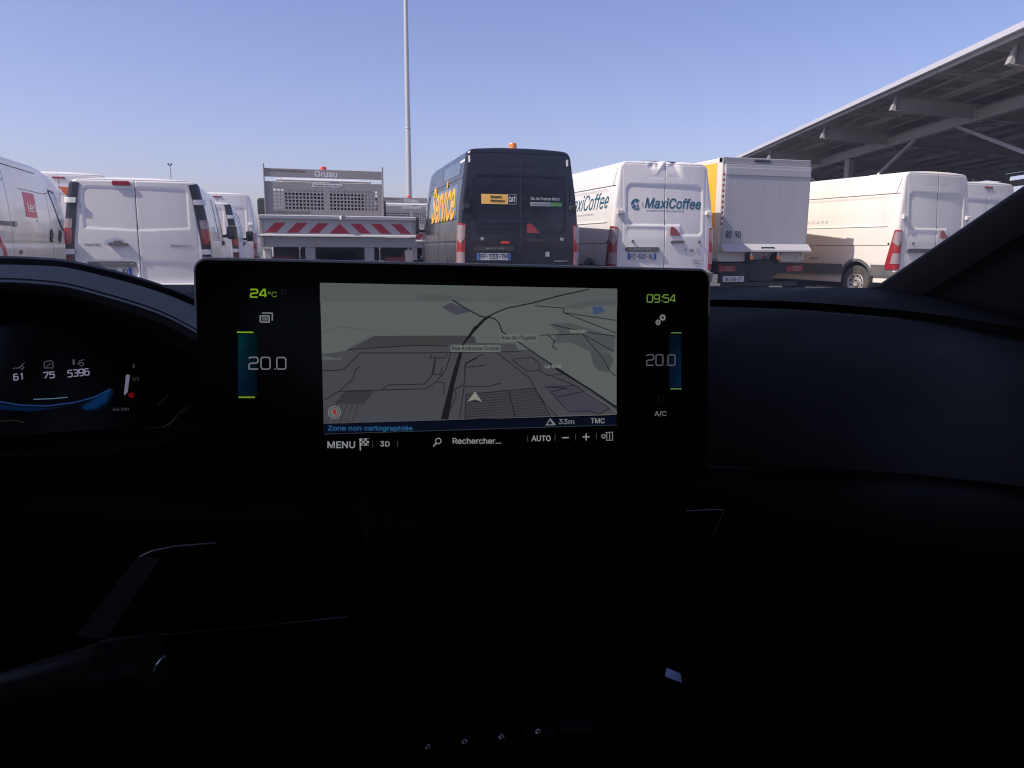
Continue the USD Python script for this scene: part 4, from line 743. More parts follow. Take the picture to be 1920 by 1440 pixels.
R5 = [760, 760, 760, 760, 764, 772, 785, 800, 830, 880]; T5 = [0.74, 0.76, 0.76, 0.75, 0.71, 0.66, 0.61, 0.55, 0.5, 0.45]
R6 = [868, 868, 868, 868, 876, 884, 894, 910, 930, 980]; T6 = [0.71, 0.73, 0.73, 0.72, 0.685, 0.64, 0.59, 0.535, 0.49, 0.44]
put(car, 'windscreen_ledge', loft([R0, R1], [T0, T1], XS, nr=3), dashm, True)
put(car, 'dash_groove', loft([R1, R2, R3], [T1, T2, T3], XS, nr=2), dashd, 40)
put(car, 'passenger_dash_pad', loft([R3, R4, R5, R6], [T3, T4, T5, T6], XS), dashm, True)
XL = [-300, 100, 380, 700, 1340, 1640, 1900, 2400]
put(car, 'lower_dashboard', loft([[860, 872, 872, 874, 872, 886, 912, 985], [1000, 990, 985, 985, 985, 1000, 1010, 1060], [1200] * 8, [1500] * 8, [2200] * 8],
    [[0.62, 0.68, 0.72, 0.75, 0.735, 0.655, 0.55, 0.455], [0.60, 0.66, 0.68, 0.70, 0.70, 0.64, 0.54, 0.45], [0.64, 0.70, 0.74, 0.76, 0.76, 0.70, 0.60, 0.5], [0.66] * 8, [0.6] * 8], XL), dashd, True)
# instrument hood
XH = [-330, -120, 0, 100, 200, 300, 358, 430, 520]
H0 = [560, 492, 480, 484, 503, 532, 554, 588, 640]; H1 = [582, 508, 496, 499, 519, 548, 571, 606, 660]; HR = [628, 540, 527, 533, 556, 588, 617, 662, 722]
up = lambda H, d: [v + d for v in H]; k = lambda t: [t] * 9; H4 = up(HR, 17)
hoodd = mat('hood_cover_black', (0.010, 0.0105, 0.014), 0.6, spec=0.2)
put(car, 'hood_rear_cover', loft([up(H0, 40), H0, up(H0, 1), up(H0, 4)], [k(0.95), k(0.80), k(0.795), k(0.775)], XH, nr=2), dashm, True)
put(car, 'hood_gap_trim', loft([up(H0, 4), H1, up(H1, 0.5)], [k(0.775), k(0.768), k(0.64)], XH, nr=1), hoodd)
put(car, 'instrument_hood', loft([H1, [(p_ + q_) / 2 for p_, q_ in zip(H1, up(HR, -7))], up(HR, -6)], [k(0.64), k(0.58), k(0.52)], XH, nr=5), hoodm, True)
put(car, 'hood_lip', loft([up(HR, -6), up(HR, -2), up(HR, 0.5), up(HR, 5), up(HR, 17)], [k(0.52), k(0.516), k(0.497), k(0.494), k(0.505)], XH, nr=3), hoodm, 50)
put(car, 'instrument_cavity', loft([H4, [u + 25 for u in H4], [700, 640, 622, 632, 655, 690, 720, 770, 830]], [k(0.505), k(0.60), k(0.66)], XH, nr=3), dashd, True)
put(car, 'instrument_binnacle', loft([[800, 800, 800, 800, 800, 800, 760, 770, 830], [840, 850, 850, 850, 845, 830, 800, 800, 840], [900, 900, 895, 890, 885, 880, 878, 876, 876]], [k(0.60), k(0.52), k(0.62)], XH, nr=4), dashd, True)
# instrument display: a tilted flat screen
CO = ond(120, 700, 0.585); CU = np.array([1.0, 0, 0]); CV = np.array([0, 0.22, 0.975]); CN = np.cross(CU, CV)
def on_plane(px, py, O, U, V, N): d = ray(px, py); q = EYE + d * (((O - EYE) @ N) / (d @ N)) - O; return q @ U, q @ V
def cluster(px, py): return on_plane(px, py, CO, CU, CV, CN)
def lift(m, O, U, V, N, h):
    v = np.array(m.vertices); return trimesh.Trimesh(O + v[:, :1] * U + v[:, 1:2] * V + (h + v[:, 2:3] * 0.02) * N, m.faces, process=False)
if CN @ (EYE - CO) < 0: CN = -CN
cpoly = Polygon([cluster(*q) for q in ((-420, 560), (-150, 520), (0, 515), (150, 530), (300, 590), (350, 640), (350, 720), (320, 770), (250, 810), (0, 830), (-420, 840))])
ins = put(car, 'instrument_display', lift(ext(cpoly, 0.02), CO, CU, CV, CN, 0.0), gloss)
LET = 0.0011
def ctext(t, x0, x1, yb, h, rgb, name, mt, **kw):
    a, b_ = cluster(x0, yb), cluster(x1, yb); hh = cluster(x0, yb - h)[1] - a[1]
    put(ins, name, lift(fit_text(t, a[0], b_[0], a[1], hh, **kw), CO, CU, CV, CN, LET), glow(mt, rgb))
def cline(pts, w, rgb, name, mt):
    put(ins, name, lift(ext(LineString([cluster(*q) for q in pts]).buffer(w * 0.585 / FPX / 2, cap_style=2), 0.01), CO, CU, CV, CN, LET), glow(mt, rgb))

cline([(25, 691), (36, 690), (44, 683), (47, 681)], 1.6, (60, 60, 70), 'icon_line', 'glow_icon'); cline([(38, 689), (42, 693), (46, 690), (43, 686), (38, 689)], 1.6, (60, 60, 70), 'icon_line', 'glow_icon')
cline([(84, 680), (84, 690), (100, 690), (100, 679), (96, 676), (83, 679)], 1.8, (55, 55, 66), 'icon_line', 'glow_icon'); cline([(88, 688), (96, 681)], 1.5, (55, 55, 66), 'icon_line', 'glow_icon')
cline([(139, 684), (139, 674)], 4.0, (70, 68, 80), 'icon_line', 'glow_icon'); cline([(146, 684), (150, 677), (159, 674)], 1.6, (60, 60, 70), 'icon_line', 'glow_icon'); cline([(149, 683), (154, 687), (158, 683), (154, 679), (149, 682)], 1.6, (60, 60, 70), 'icon_line', 'glow_icon')
cline([(63, 749), (100, 747.5), (128, 745)], 1.6, (75, 105, 125), 'pale_bar', 'glow_pale')
cline([(-160, 735), (-60, 745), (0, 753), (40, 760), (90, 761), (140, 755), (180, 744), (208, 730)], 2.6, (22, 50, 92), 'blue_arc', 'glow_blue')
put(ins, 'blue_sweep', lift(ext(Polygon([cluster(*q) for q in ((155, 763), (180, 748), (208, 732), (200, 752), (178, 766), (160, 768))]), 0.01), CO, CU, CV, CN, LET * 0.8), glow('glow_blue_b', (7, 36, 74)))
put(ins, 'blue_sweep', lift(ext(Polygon([cluster(*q) for q in ((-140, 745), (0, 757), (40, 763), (90, 765), (130, 761), (60, 772), (0, 768), (-140, 760))]), 0.01), CO, CU, CV, CN, LET * 0.8), glow('glow_blue_c', (4, 20, 46)))
for g0, c0 in ((0.0016, (4, 20, 42)), (0.0030, (2, 11, 24))):
    put(ins, 'blue_sweep', lift(ext(Polygon([cluster(*q) for q in ((160, 762), (180, 750), (206, 735), (198, 752), (178, 764))]).buffer(g0), 0.01), CO, CU, CV, CN, LET * (0.5 if g0 < 0.002 else 0.3)), glow('glow_blue_%d' % c0[2], c0))
put(ins, 'fuel_bar', lift(ext(Polygon([cluster(*q) for q in ((237, 702), (244, 703), (240, 735), (234, 742), (233, 738))]), 0.01), CO, CU, CV, CN, LET), glow('glow_fuel', (104, 98, 122)))
ctext('1', 249.5, 253.5, 689, 6.5, (90, 88, 100), 'fuel_mark', 'glow_mark'); ctext('1/2', 249, 261, 714, 6, (52, 52, 60), 'fuel_mark', 'glow_icon'); ctext('44 km', 212, 242, 771, 6.5, (62, 60, 68), 'fuel_mark', 'glow_mark2')
put(ins, 'fuel_warning', lift(ext(Point(*cluster(247, 741)).buffer(0.0022), 0.01), CO, CU, CV, CN, LET), glow('glow_red', (80, 8, 12)))
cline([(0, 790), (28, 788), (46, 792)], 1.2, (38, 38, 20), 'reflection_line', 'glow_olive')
put(car, 'binnacle_trim', lift(ext(LineString([cluster(*q) for q in ((300, 758), (312, 748), (318, 740))]).buffer(0.0006), 0.01), CO, CU, CV, CN, 0.006), chrome)

GLYPH = {'0': [[(0.15, 0), (0.85, 0), (1, 0.12), (1, 0.88), (0.85, 1), (0.15, 1), (0, 0.88), (0, 0.12), (0.15, 0)]], '1': [[(0.35, 0.86), (0.72, 1), (0.72, 0)]],
  '2': [[(0, 0.88), (0.13, 1), (0.85, 1), (1, 0.88), (1, 0.62), (0.85, 0.52), (0.15, 0.48), (0, 0.38), (0, 0), (1, 0)]], '3': [[(0, 1), (0.85, 1), (1, 0.9), (1, 0.6), (0.85, 0.52), (0.3, 0.52)], [(0.85, 0.52), (1, 0.42), (1, 0.1), (0.85, 0), (0, 0)]],
  '4': [[(0.78, 0), (0.78, 1), (0.6, 1), (0, 0.35), (0, 0.25), (1, 0.25)]], '5': [[(1, 1), (0.05, 1), (0.05, 0.58), (0.85, 0.58), (1, 0.47), (1, 0.12), (0.85, 0), (0, 0)]], '6': [[(0.9, 1), (0.15, 1), (0, 0.88), (0, 0.12), (0.15, 0), (0.85, 0), (1, 0.12), (1, 0.45), (0.85, 0.57), (0, 0.57)]],
  '7': [[(0, 1), (1, 1), (1, 0.85), (0.4, 0)]], '9': [[(0.1, 0), (0.85, 0), (1, 0.12), (1, 0.88), (0.85, 1), (0.15, 1), (0, 0.88), (0, 0.55), (0.15, 0.43), (1, 0.43)]], '.': [[(0.45, 0.0), (0.55, 0.0)]], ':': [[(0.45, 0.22), (0.55, 0.22)], [(0.45, 0.74), (0.55, 0.74)]]}
def digits(t, x0, x1, y, h, w):
    adv = [0.42 if c in '.:' else 1.32 for c in t]; tot = sum(adv) - 0.32 * (t[-1] not in '.:'); sx = (x1 - x0) / tot; x = x0; out = []
    for c, a_ in zip(t, adv):
        for pl in GLYPH[c]: out.append(LineString([(x + px_ * sx * (0.42 if c in '.:' else 1), y + py_ * h) for px_, py_ in pl]).buffer(w / 2, cap_style=3 if c in '.:' else 2, join_style=1))
        x += a_ * sx
    return unary_union(out)
for t_, x0_, x1_, y_, h_ in (('61', 27, 45, 713, 11), ('75', 82, 103, 710, 11), ('5396', 128, 168, 707, 12)):
    a_, b_ = cluster(x0_, y_), cluster(x1_, y_); g_ = affinity.skew(digits(t_, a_[0], b_[0], a_[1], cluster(x0_, y_ - h_)[1] - a_[1], 2.1 * 0.585 / FPX), 0, 4, origin=a_)
    put(ins, 'range_digits', lift(ext(g_, 0.01), CO, CU, CV, CN, LET), glow('glow_digit_b', (118, 112, 134)))
# touchscreen: housing, glass and what it shows
SO = ond(850, 680, 0.45); SU = np.array([0.99927699, -0.03085521, -0.02221376]); SV = np.array([0.0256571, 0.11610293, 0.99290575]); SV -= SU * (SU @ SV); SV /= np.linalg.norm(SV); SN = np.cross(SU, SV)
if SN @ (EYE - SO) < 0: SN = -SN
S = lambda px, py: on_plane(px, py, SO, SU, SV, SN)
u0, v1 = S(362, 478); u1_, _v = S(1333, 500); vb = S(376, 957)[1]; v1 = 0.0592 if abs(v1 - 0.0592) > 0.004 else v1
def slab(poly, h0, h1):
    m = ext(poly, 1.0); v = np.array(m.vertices); return trimesh.Trimesh(SO + v[:, :1] * SU + v[:, 1:2] * SV + (h0 + (h1 - h0) * v[:, 2:3]) * SN, m.faces, process=False)
scr = put(car, 'touchscreen', slab(rrect(u0 + 0.0008, u1_ - 0.0008, vb, v1 - 0.0022, 0.006), -0.004, -0.0012), gloss)
rim = rrect(u0, u1_, vb - 0.001, v1, 0.007)
put(scr, 'screen_rim', slab(affinity.translate(rim, 0, -0.0012).difference(rrect(u0 + 0.0008, u1_ - 0.0008, vb - 0.02, v1 - 0.0024, 0.006)).intersection(sbox(u0 - 1, v1 - 0.03, u1_ + 1, v1 + 1)), -0.012, -0.0008), mat('rim_silver', (0.80, 0.80, 0.84), 0.4))
tr = [(u, v, h) for u in (u0 + 0.004, u1_ - 0.004) for v, h in ((v1 - 0.0024, -0.0006), (v1 - 0.0016, -0.0012), (v1 - 0.0002, -0.0075), (v1 - 0.003, -0.0075))]
put(scr, 'top_bevel', hull([SO + SU * u + SV * v + SN * h for u, v, h in tr]), mat('rim_silver'))
put(scr, 'housing', slab(rrect(u0 + 0.001, u1_ - 0.001, vb, v1 - 0.0025, 0.006), -0.016, -0.0125), dashd)
put(scr, 'screen_mount', slab(sbox(-0.05, vb - 0.03, 0.06, 0.0), -0.10, -0.0165), dashd)
L0 = -0.0010
PXW = 0.45 / FPX
class Lay: n = 0
def spoly(name, pts, rgb, lay, mt=None):
    g_ = Polygon([S(*q) for q in pts]) if not hasattr(pts, 'geom_type') else pts
    put(scr, name, slab(g_.buffer(0), L0 + lay * 0.00022, L0 + lay * 0.00022 + 0.0001), glow(mt or 'glow_%s_%d_%d_%d' % (('map',) + tuple(rgb)), rgb))
def sline(name, lines_, w, rgb, lay):
    frame = Polygon([S(*q) for q in MAPQ])
    g_ = unary_union([LineString([S(*q) for q in l]).buffer(w * PXW / 2, cap_style=2) for l in lines_]).intersection(frame)
    spoly(name, g_, rgb, lay)
def stext(name, t, x0, x1, yb, h, rgb, lay, **kw):
    a, b_ = S(x0, yb), S(x1, yb); hh = S(x0, yb - h)[1] - a[1]; m = fit_text(t, a[0], b_[0], a[1], hh, **kw); v = np.array(m.vertices)
    v[:, 1] += (v[:, 0] - a[0]) * (b_[1] - a[1]) / (b_[0] - a[0])
    put(scr, name, trimesh.Trimesh(SO + v[:, :1] * SU + v[:, 1:2] * SV + (L0 + lay * 0.00022 + v[:, 2:3] * 0.04) * SN, m.faces, process=False), glow('glow_map_%d_%d_%d' % tuple(rgb), rgb))
MAPQ = [(600, 530), (1158, 541), (1157, 778), (607, 795)]
A = lambda x, y: (590 + x / 4.237, 520 + y / 4.237); B = lambda x, y: (870 + x / 4.237, 520 + y / 4.237)
spoly('map_land', MAPQ, (86, 91, 90), 0)
spoly('map_haze_band', [MAPQ[0], MAPQ[1], (1158, 575), (880, 566), (600, 566)], (80, 86, 85), 1)
fr = Polygon([S(*q) for q in MAPQ])
def clip(pts): return Polygon([S(*q) for q in pts]).buffer(0).intersection(fr)
urban = [A(40, 612), A(240, 585), A(470, 465), A(1200, 462), A(1290, 470), B(80, 460), B(100, 520), B(410, 525), B(430, 575), B(520, 575), B(640, 645), B(830, 770), B(1225, 1030), B(1225, 1085), A(60, 1165)]
spoly('map_urban_area', clip(urban), (66, 66, 72), 2)
spoly('map_urban_area', clip([A(470, 465), A(1200, 462), A(1290, 470), B(80, 460), B(100, 520), A(300, 575)]), (58, 58, 60), 3)
spoly('map_urban_area', clip([B(670, 370), B(850, 360), B(1000, 410), B(1200, 470), B(1190, 585), B(1000, 590), B(850, 520), B(700, 520), B(760, 430)]), (72, 75, 76), 2)
spoly('map_urban_area', clip([B(1000, 580), B(1160, 600), B(1190, 660), B(1150, 755), B(1070, 740), B(1030, 700)]), (68, 71, 72), 2)
spoly('map_urban_area', clip([A(1010, 235), A(1090, 200), A(1250, 270), A(1120, 300)]), (64, 64, 74), 2)
spoly('map_urban_area', clip([A(800, 180), A(840, 135), A(1090, 145), A(1260, 185), A(1000, 185)]), (76, 78, 80), 2)
spoly('map_urban_area', clip([B(770, 240), B(960, 190), B(1225, 180), B(1225, 215), B(1000, 230), B(900, 255)]), (76, 79, 80), 2)
spoly('map_water', clip([B(1020, 235), B(1100, 230), B(1120, 275), B(1030, 300)]), (58, 72, 100), 3)
spoly('map_parking_field', clip([A(235, 910), A(470, 905), A(390, 1010), A(150, 1010)]), (56, 56, 58), 3)
spoly('map_parking_field', clip([B(15, 930), B(560, 880), B(680, 1105), B(5, 1125)]), (58, 58, 64), 3)
spoly('map_urban_area', clip([B(640, 870), B(870, 865), B(1160, 1040), B(1070, 1085), B(850, 1070)]), (62, 60, 70), 3)
sline('map_field_lines', [[A(45, 440), A(190, 390), A(500, 432), A(240, 585)]], 1.1, (70, 73, 72), 3)
sline('map_pale_road', [[A(60, 632), A(125, 637)], [A(65, 648), A(215, 648)]], 1.5, (96, 100, 98), 4)
thin = [[A(60, 740), A(180, 740), A(240, 725), A(360, 600), A(900, 600), B(440, 590)], [A(260, 575), A(800, 540), A(1060, 545)], [A(75, 975), A(200, 900), A(310, 800), A(320, 735), A(360, 705)],
        [A(190, 905), A(530, 895), A(580, 855), A(870, 848), A(930, 780), A(960, 620)], [A(530, 895), A(880, 885), A(960, 835), A(1040, 740), A(1080, 605)], [A(975, 830), A(1030, 840), A(1025, 930)],
        [A(1060, 1080), A(1125, 940), A(1110, 890), A(1180, 855)], [A(1150, 1125), A(1185, 880), A(1195, 690), A(1290, 640)], [B(260, 600), B(520, 800), B(690, 1110)], [B(5, 780), B(15, 680), B(150, 610)],
        [B(560, 880), B(640, 1000), B(740, 1105)], [B(380, 650), B(540, 635), B(600, 690), B(600, 740), B(500, 745), B(380, 655)], [B(600, 740), B(660, 780), B(780, 770)], [B(650, 870), B(880, 860), B(700, 785)],
        [B(690, 910), B(820, 880), B(640, 870)], [B(740, 950), B(960, 905)], [B(690, 910), B(830, 1070), B(1000, 1060), B(1070, 1090), B(1160, 1040), B(880, 860)], [B(0, 870), B(200, 865), B(290, 840)], [B(20, 715), B(180, 695)],
        [B(790, 280), B(1225, 450)], [B(670, 460), B(720, 510), B(700, 550), B(740, 575)], [B(940, 450), B(980, 500), B(1110, 650), B(1160, 750), B(1225, 795)], [B(560, 225), B(790, 245), B(790, 280), B(1225, 345)], [B(700, 375), B(930, 430), B(1225, 470)], [B(600, 460), B(940, 450), B(1190, 590)],
        [A(930, 610), A(915, 640), A(1040, 640), A(1050, 610)], [A(960, 660), A(940, 770), A(1000, 770), A(1010, 720)]]
sline('map_minor_roads', thin, 1.7, (30, 30, 34), 5)
sline('map_parking_rows', [[A(100 + 40 * k, 1010 + 0 * k), A(-10 + 52 * k, 1150)] for k in range(7)], 1.1, (36, 36, 40), 5)
sline('map_parking_rows', [[A(235 - 14 * k, 910 + 17 * k), A(470 - 13 * k, 905 + 17 * k)] for k in range(6)], 1.1, (36, 36, 40), 5)
sline('map_parking_rows', [[B(14 - 1 * k, 950 + 20 * k), B(575 + 11 * k, 905 + 21 * k)] for k in range(10)], 1.1, (36, 36, 40), 5)
sline('map_minor_roads', [[B(355, 905), B(405, 1110)], [B(15, 930), B(5, 1125)], [B(15, 930), B(560, 880)]], 1.6, (26, 26, 30), 6)
spoly('map_motorway', clip([A(1000, 1130), A(1095, 760), A(1165, 540), A(1270, 385), B(90, 390), B(150, 330), B(225, 300), B(165, 345), B(85, 430), A(1285, 470) if False else B(0, 530), A(1175, 590), A(1110, 850), A(1060, 1128)]), (20, 20, 23), 6)
sline('map_main_roads', [[B(150, 335), B(240, 285), B(340, 245), B(540, 205), B(740, 150), B(990, 95)]], 2.4, (26, 26, 29), 6)
sline('map_main_roads', [[A(1095, 180), B(0, 240), B(130, 310), B(235, 325), B(275, 360), B(300, 430), B(440, 520), B(690, 690), B(860, 800), B(1225, 1040)]], 2.2, (22, 22, 25), 6)
sline('map_main_roads', [[B(720, 720), B(1000, 890), B(1225, 1045)]], 3.4, (14, 14, 16), 6)
sline('map_pale_road', [[B(960, 905), B(1130, 1010), B(1215, 1075)]], 1.6, (92, 95, 92), 6)
for t, x0, x1, y in (('Rue Ambroise Croizat', 847, 936, 657), ("Rue de l'Égalité", 940, 1005, 637)):
    spoly('map_label_box', [(x0 - 2, y - 10), (x1 + 2, y - 10), (x1 + 2, y + 3), (x0 - 2, y + 3)], (98, 102, 99), 7); stext('map_label', t, x0, x1, y - 0.5, 7, (28, 28, 30), 8, bold=True)
for t, x0, x1, y in (('Hordain', 1068, 1099, 624), ('Le Rivé', 1021, 1052, 690)): stext('map_label', t, x0, x1, y, 6.5, (120, 124, 120), 8, bold=True)
spoly('position_arrow', [(876, 753), (890, 734), (903, 753), (890, 748.5)], (128, 130, 118), 8); spoly('position_arrow', [(878, 755), (890, 750), (903, 755), (890, 753)], (30, 30, 30), 7)
cc = S(627, 773); spoly('compass', Point(*cc).buffer(11.5 * PXW), (112, 116, 114), 7); spoly('compass', Point(*cc).buffer(9.8 * PXW), (44, 46, 48), 8); spoly('compass', Point(*cc).buffer(8.6 * PXW), (96, 100, 98), 9); spoly('compass_needle', [(622, 770), (629, 766), (632, 781)], (150, 40, 48), 10)
spoly('status_bar', [(606, 796), (1157, 780), (1157, 797), (606, 812)], (6, 9, 20), 0); sline_ = None
def uline(name, a, b_, w, rgb): spoly(name, LineString([S(*a), S(*b_)]).buffer(w * PXW / 2, cap_style=2), rgb, 2)
uline('bar_line', (608, 814), (1157, 797), 1.2, (42, 50, 60))
stext('status_text', 'Zone non cartographiée', 615, 774, 807, 8.5, (34, 84, 122), 3, bold=True); stext('altitude_text', '33m', 1048, 1077, 795, 9, (104, 106, 110), 3, bold=True); stext('traffic_text', 'TMC', 1108, 1134, 793.5, 9, (120, 122, 124), 3, bold=True)
spoly('mountain_icon', Polygon([S(1023, 798), S(1032, 784), S(1043, 797)]).difference(Polygon([S(1026.5, 796), S(1032, 788), S(1036, 795.5)])), (112, 114, 116), 3)
stext('menu_text', 'MENU', 614, 666, 840, 12, (125, 127, 130), 3, bold=True); stext('menu_text', '3D', 713, 731, 837, 9.5, (122, 124, 126), 3, bold=True); stext('search_text', 'Rechercher...', 849, 940, 832, 10.5, (122, 124, 127), 3, bold=True); stext('auto_text', 'AUTO', 997, 1033, 827, 10, (128, 130, 132), 3, bold=True)
for x, y in ((699, 833), (746, 832), (990, 823), (1041, 821), (1080, 820), (1119, 818)): uline('divider', (x, y - 6), (x, y + 6), 1.0, (60, 62, 66))
uline('minus_sign', (1055, 821), (1067, 820.5), 2.4, (130, 132, 134)); uline('plus_sign', (1093, 819.5), (1106, 819), 2.4, (130, 132, 134)); uline('plus_sign', (1099.5, 813), (1099.8, 826), 2.4, (130, 132, 134))
for i in range(4):
    for j in range(3):
        if (i + j) % 2 == 0: spoly('flag_icon', [(675 + i * 4.2, 823 + j * 4), (679.2 + i * 4.2, 823 + j * 4), (679.2 + i * 4.2, 827 + j * 4), (675 + i * 4.2, 827 + j * 4)], (128, 130, 132), 3)
uline('flag_pole', (675, 822), (676, 845), 2.0, (128, 130, 132)); uline('flag_icon', (675, 823), (692, 822.3), 1.2, (110, 112, 114)); uline('flag_icon', (675, 835.4), (692, 834.8), 1.2, (110, 112, 114))
mg = S(822, 827); spoly('search_icon', Point(*mg).buffer(6 * PXW).difference(Point(*mg).buffer(4.2 * PXW)), (122, 124, 126), 3); uline('search_icon', (818, 831.5), (813, 837), 2.8, (122, 124, 126))
mg = S(1132, 818); spoly('map_settings_icon', Point(*mg).buffer(4.6 * PXW).difference(Point(*mg).buffer(2.6 * PXW)), (110, 112, 114), 3)
for x in (1138, 1143.5, 1149): uline('map_settings_icon', (x, 811), (x + 0.3, 826), 1.6, (110, 112, 114))
uline('map_settings_icon', (1136, 811), (1150, 810.5), 1.4, (110, 112, 114)); uline('map_settings_icon', (1137, 826), (1150, 825.5), 1.4, (110, 112, 114))
GRN = (112, 148, 34)
def sdig(name, t, x0, x1, y, h, w, rgb):
    a_, b_ = S(x0, y), S(x1, y); g_ = digits(t, a_[0], b_[0], a_[1], S(x0, y - h)[1] - a_[1], w * PXW); g_ = affinity.skew(g_, 0, math.degrees(math.atan2(b_[1] - a_[1], b_[0] - a_[0])), origin=a_); spoly(name, g_, rgb, 3)
sdig('outside_temperature', '24', 470, 500, 557, 14.5, 2.6, GRN); stext('outside_temperature', '°C', 502, 519, 557, 10, (88, 118, 30), 3); sdig('clock', '09:54', 1214, 1267, 566.5, 14, 2.2, (88, 118, 48))
sdig('set_temperature', '20.0', 467, 536, 692, 22, 2.2, (104, 105, 112)); sdig('set_temperature', '20.0', 1213, 1266, 685, 20, 1.9, (84, 85, 92)); stext('climate_text', 'A/C', 1228, 1250, 780, 9, (105, 107, 110), 3)
for (x0, x1, y, c) in ((444, 475, 623, GRN), (447, 478, 745, (110, 140, 30)), (1259, 1279, 624, (70, 108, 66)), (1258, 1279, 729, (74, 110, 62))): uline('green_bar', (x0, y), (x1, y), 2.4, c)
for kx in range(6):
    cfa = 1 - kx / 6.0
    for ky in range(4):
        c = (int(1 + 2 * cfa), int(4 + (30 - 6 * ky) * cfa), int(7 + (34 - 2 * ky) * cfa)); spoly('climate_column', [(446 + kx * 6, 627 + ky * 29), (452 + kx * 6, 627 + ky * 29), (452 + kx * 6, 656 + ky * 29), (446 + kx * 6, 656 + ky * 29)], c, 0)
        if kx < 5: c = (int(2 + 2 * cfa), int(5 + (8 + 4 * ky) * cfa), int(10 + (14 + 9 * ky) * cfa)); spoly('climate_column', [(1274 - kx * 4.6, 628 + ky * 24.5), (1278.6 - kx * 4.6, 628 + ky * 24.5), (1278.6 - kx * 4.6, 652.5 + ky * 24.5), (1274 - kx * 4.6, 652.5 + ky * 24.5)], c, 0)
def srect(name, x0, x1, y0, y1, w, rgb): spoly(name, rrect(S(x0, y1)[0], S(x1, y1)[0], S(x0, y1)[1], S(x0, y0)[1], 2 * PXW).difference(rrect(S(x0 + w, y1)[0], S(x1 - w, y1)[0], S(x0, y1 - w)[1], S(x0, y0 + w)[1], 1 * PXW)), rgb, 3)
srect('windows_icon', 487, 506, 591, 605, 2.2, (120, 122, 124)); spoly('windows_icon', [(491, 595), (502, 595), (502, 601), (491, 601)], (80, 82, 84), 3); uline('windows_icon', (491, 587), (511, 587), 2.0, (112, 114, 116)); uline('windows_icon', (510.5, 587), (510.5, 601), 2.0, (112, 114, 116))
for (x, y, r_) in ((1243, 595.5, 5.2), (1234.5, 604.5, 3.8)):
    c_ = S(x, y); g_ = Point(*c_).buffer(r_ * PXW).union(unary_union([affinity.rotate(sbox(c_[0] - 1 * PXW, c_[1] + (r_ - 1) * PXW, c_[0] + 1 * PXW, c_[1] + (r_ + 2) * PXW), a, origin=c_) for a in range(0, 360, 45)])).difference(Point(*c_).buffer(r_ * 0.55 * PXW)); spoly('gear_icon', g_, (118, 120, 122), 3)
srect('pin_icon', 527, 536, 543, 553, 1.2, (18, 20, 24)); srect('fan_icon', 1235, 1244, 742, 756, 1.0, (10, 18, 22))

# windscreen pillar on the passenger side, trim sheet from the glass edge towards the door
def pil(a, c, t0_, t1_, w0, w1): pass
def strip(rows, nr=6): P = PchipInterpolator(np.arange(len(rows)), np.array(rows), axis=0)(np.linspace(0, len(rows) - 1, (len(rows) - 1) * nr + 1)); return grid_mesh(P)
pa, pb = ond(1650, 534.5, 0.925), onx(3537, -739, 0.70)
edge = np.array([ond(1560, 543, 0.985), ond(1618, 541.5, 0.948)] + [pa + (pb - pa) * t for t in np.linspace(0, 1, 9)] + [pb + [-0.02, -0.12, 0.12]])
off_ = lambda v: edge + np.array(v)
fade = np.concatenate([[0.0, 0.25], np.ones(10)])[:, None]
put(car, 'windscreen_pillar', strip([edge + (edge - EYE) * 0.05, edge, edge + fade * [0.002, -0.010, -0.004], edge + fade * [0.006, -0.022, -0.010], edge + fade * [0.014, -0.036, -0.018]], 5), hoodm, 60)
put(car, 'pillar_trim', strip([edge + fade * [0.014, -0.036, -0.018], edge + fade * [0.020, -0.050, -0.022], edge + fade * [0.028, -0.14, -0.03], edge + fade * [0.04, -0.27, -0.04], edge + fade * [0.12, -0.29, -0.06]], 5), dashd, 50)
put(car, 'dash_corner', hull([pa + v for v in np.array([[0.012, 0.0, -0.012], [0.02, 0.04, -0.14], [0.05, -0.30, -0.035], [0.06, -0.30, -0.16], [0.11, 0.0, -0.02], [0.12, -0.30, -0.05], [0.12, 0.0, -0.14]])]), dashd)
# glass
XC = 0.09
base = [(XC + s * 0.80, 1.17 - 0.36 * s * s, 0.925 - 0.02 * s * s) for s in np.linspace(-1, 1, 21)]; top = [(XC + s * 0.60, 0.22 - 0.07 * s * s, 1.47 - 0.02 * s * s) for s in np.linspace(-1, 1, 21)]
base, top = np.array(base), np.array(top)
put(car, 'windscreen', grid_mesh([base + (top - base) * t + np.array([0, 0.05, 0.05]) * 4 * t * (1 - t) for t in np.linspace(0, 1, 9)]), dusty('windscreen_glass', (0.95, 0.96, 0.98), 0.03), True)
lp = np.array([base[0], top[0]]); put(car, 'windscreen_pillar', beam(base[0] + [0, 0, -0.1], top[0], 0.10, 0.12), dashd)
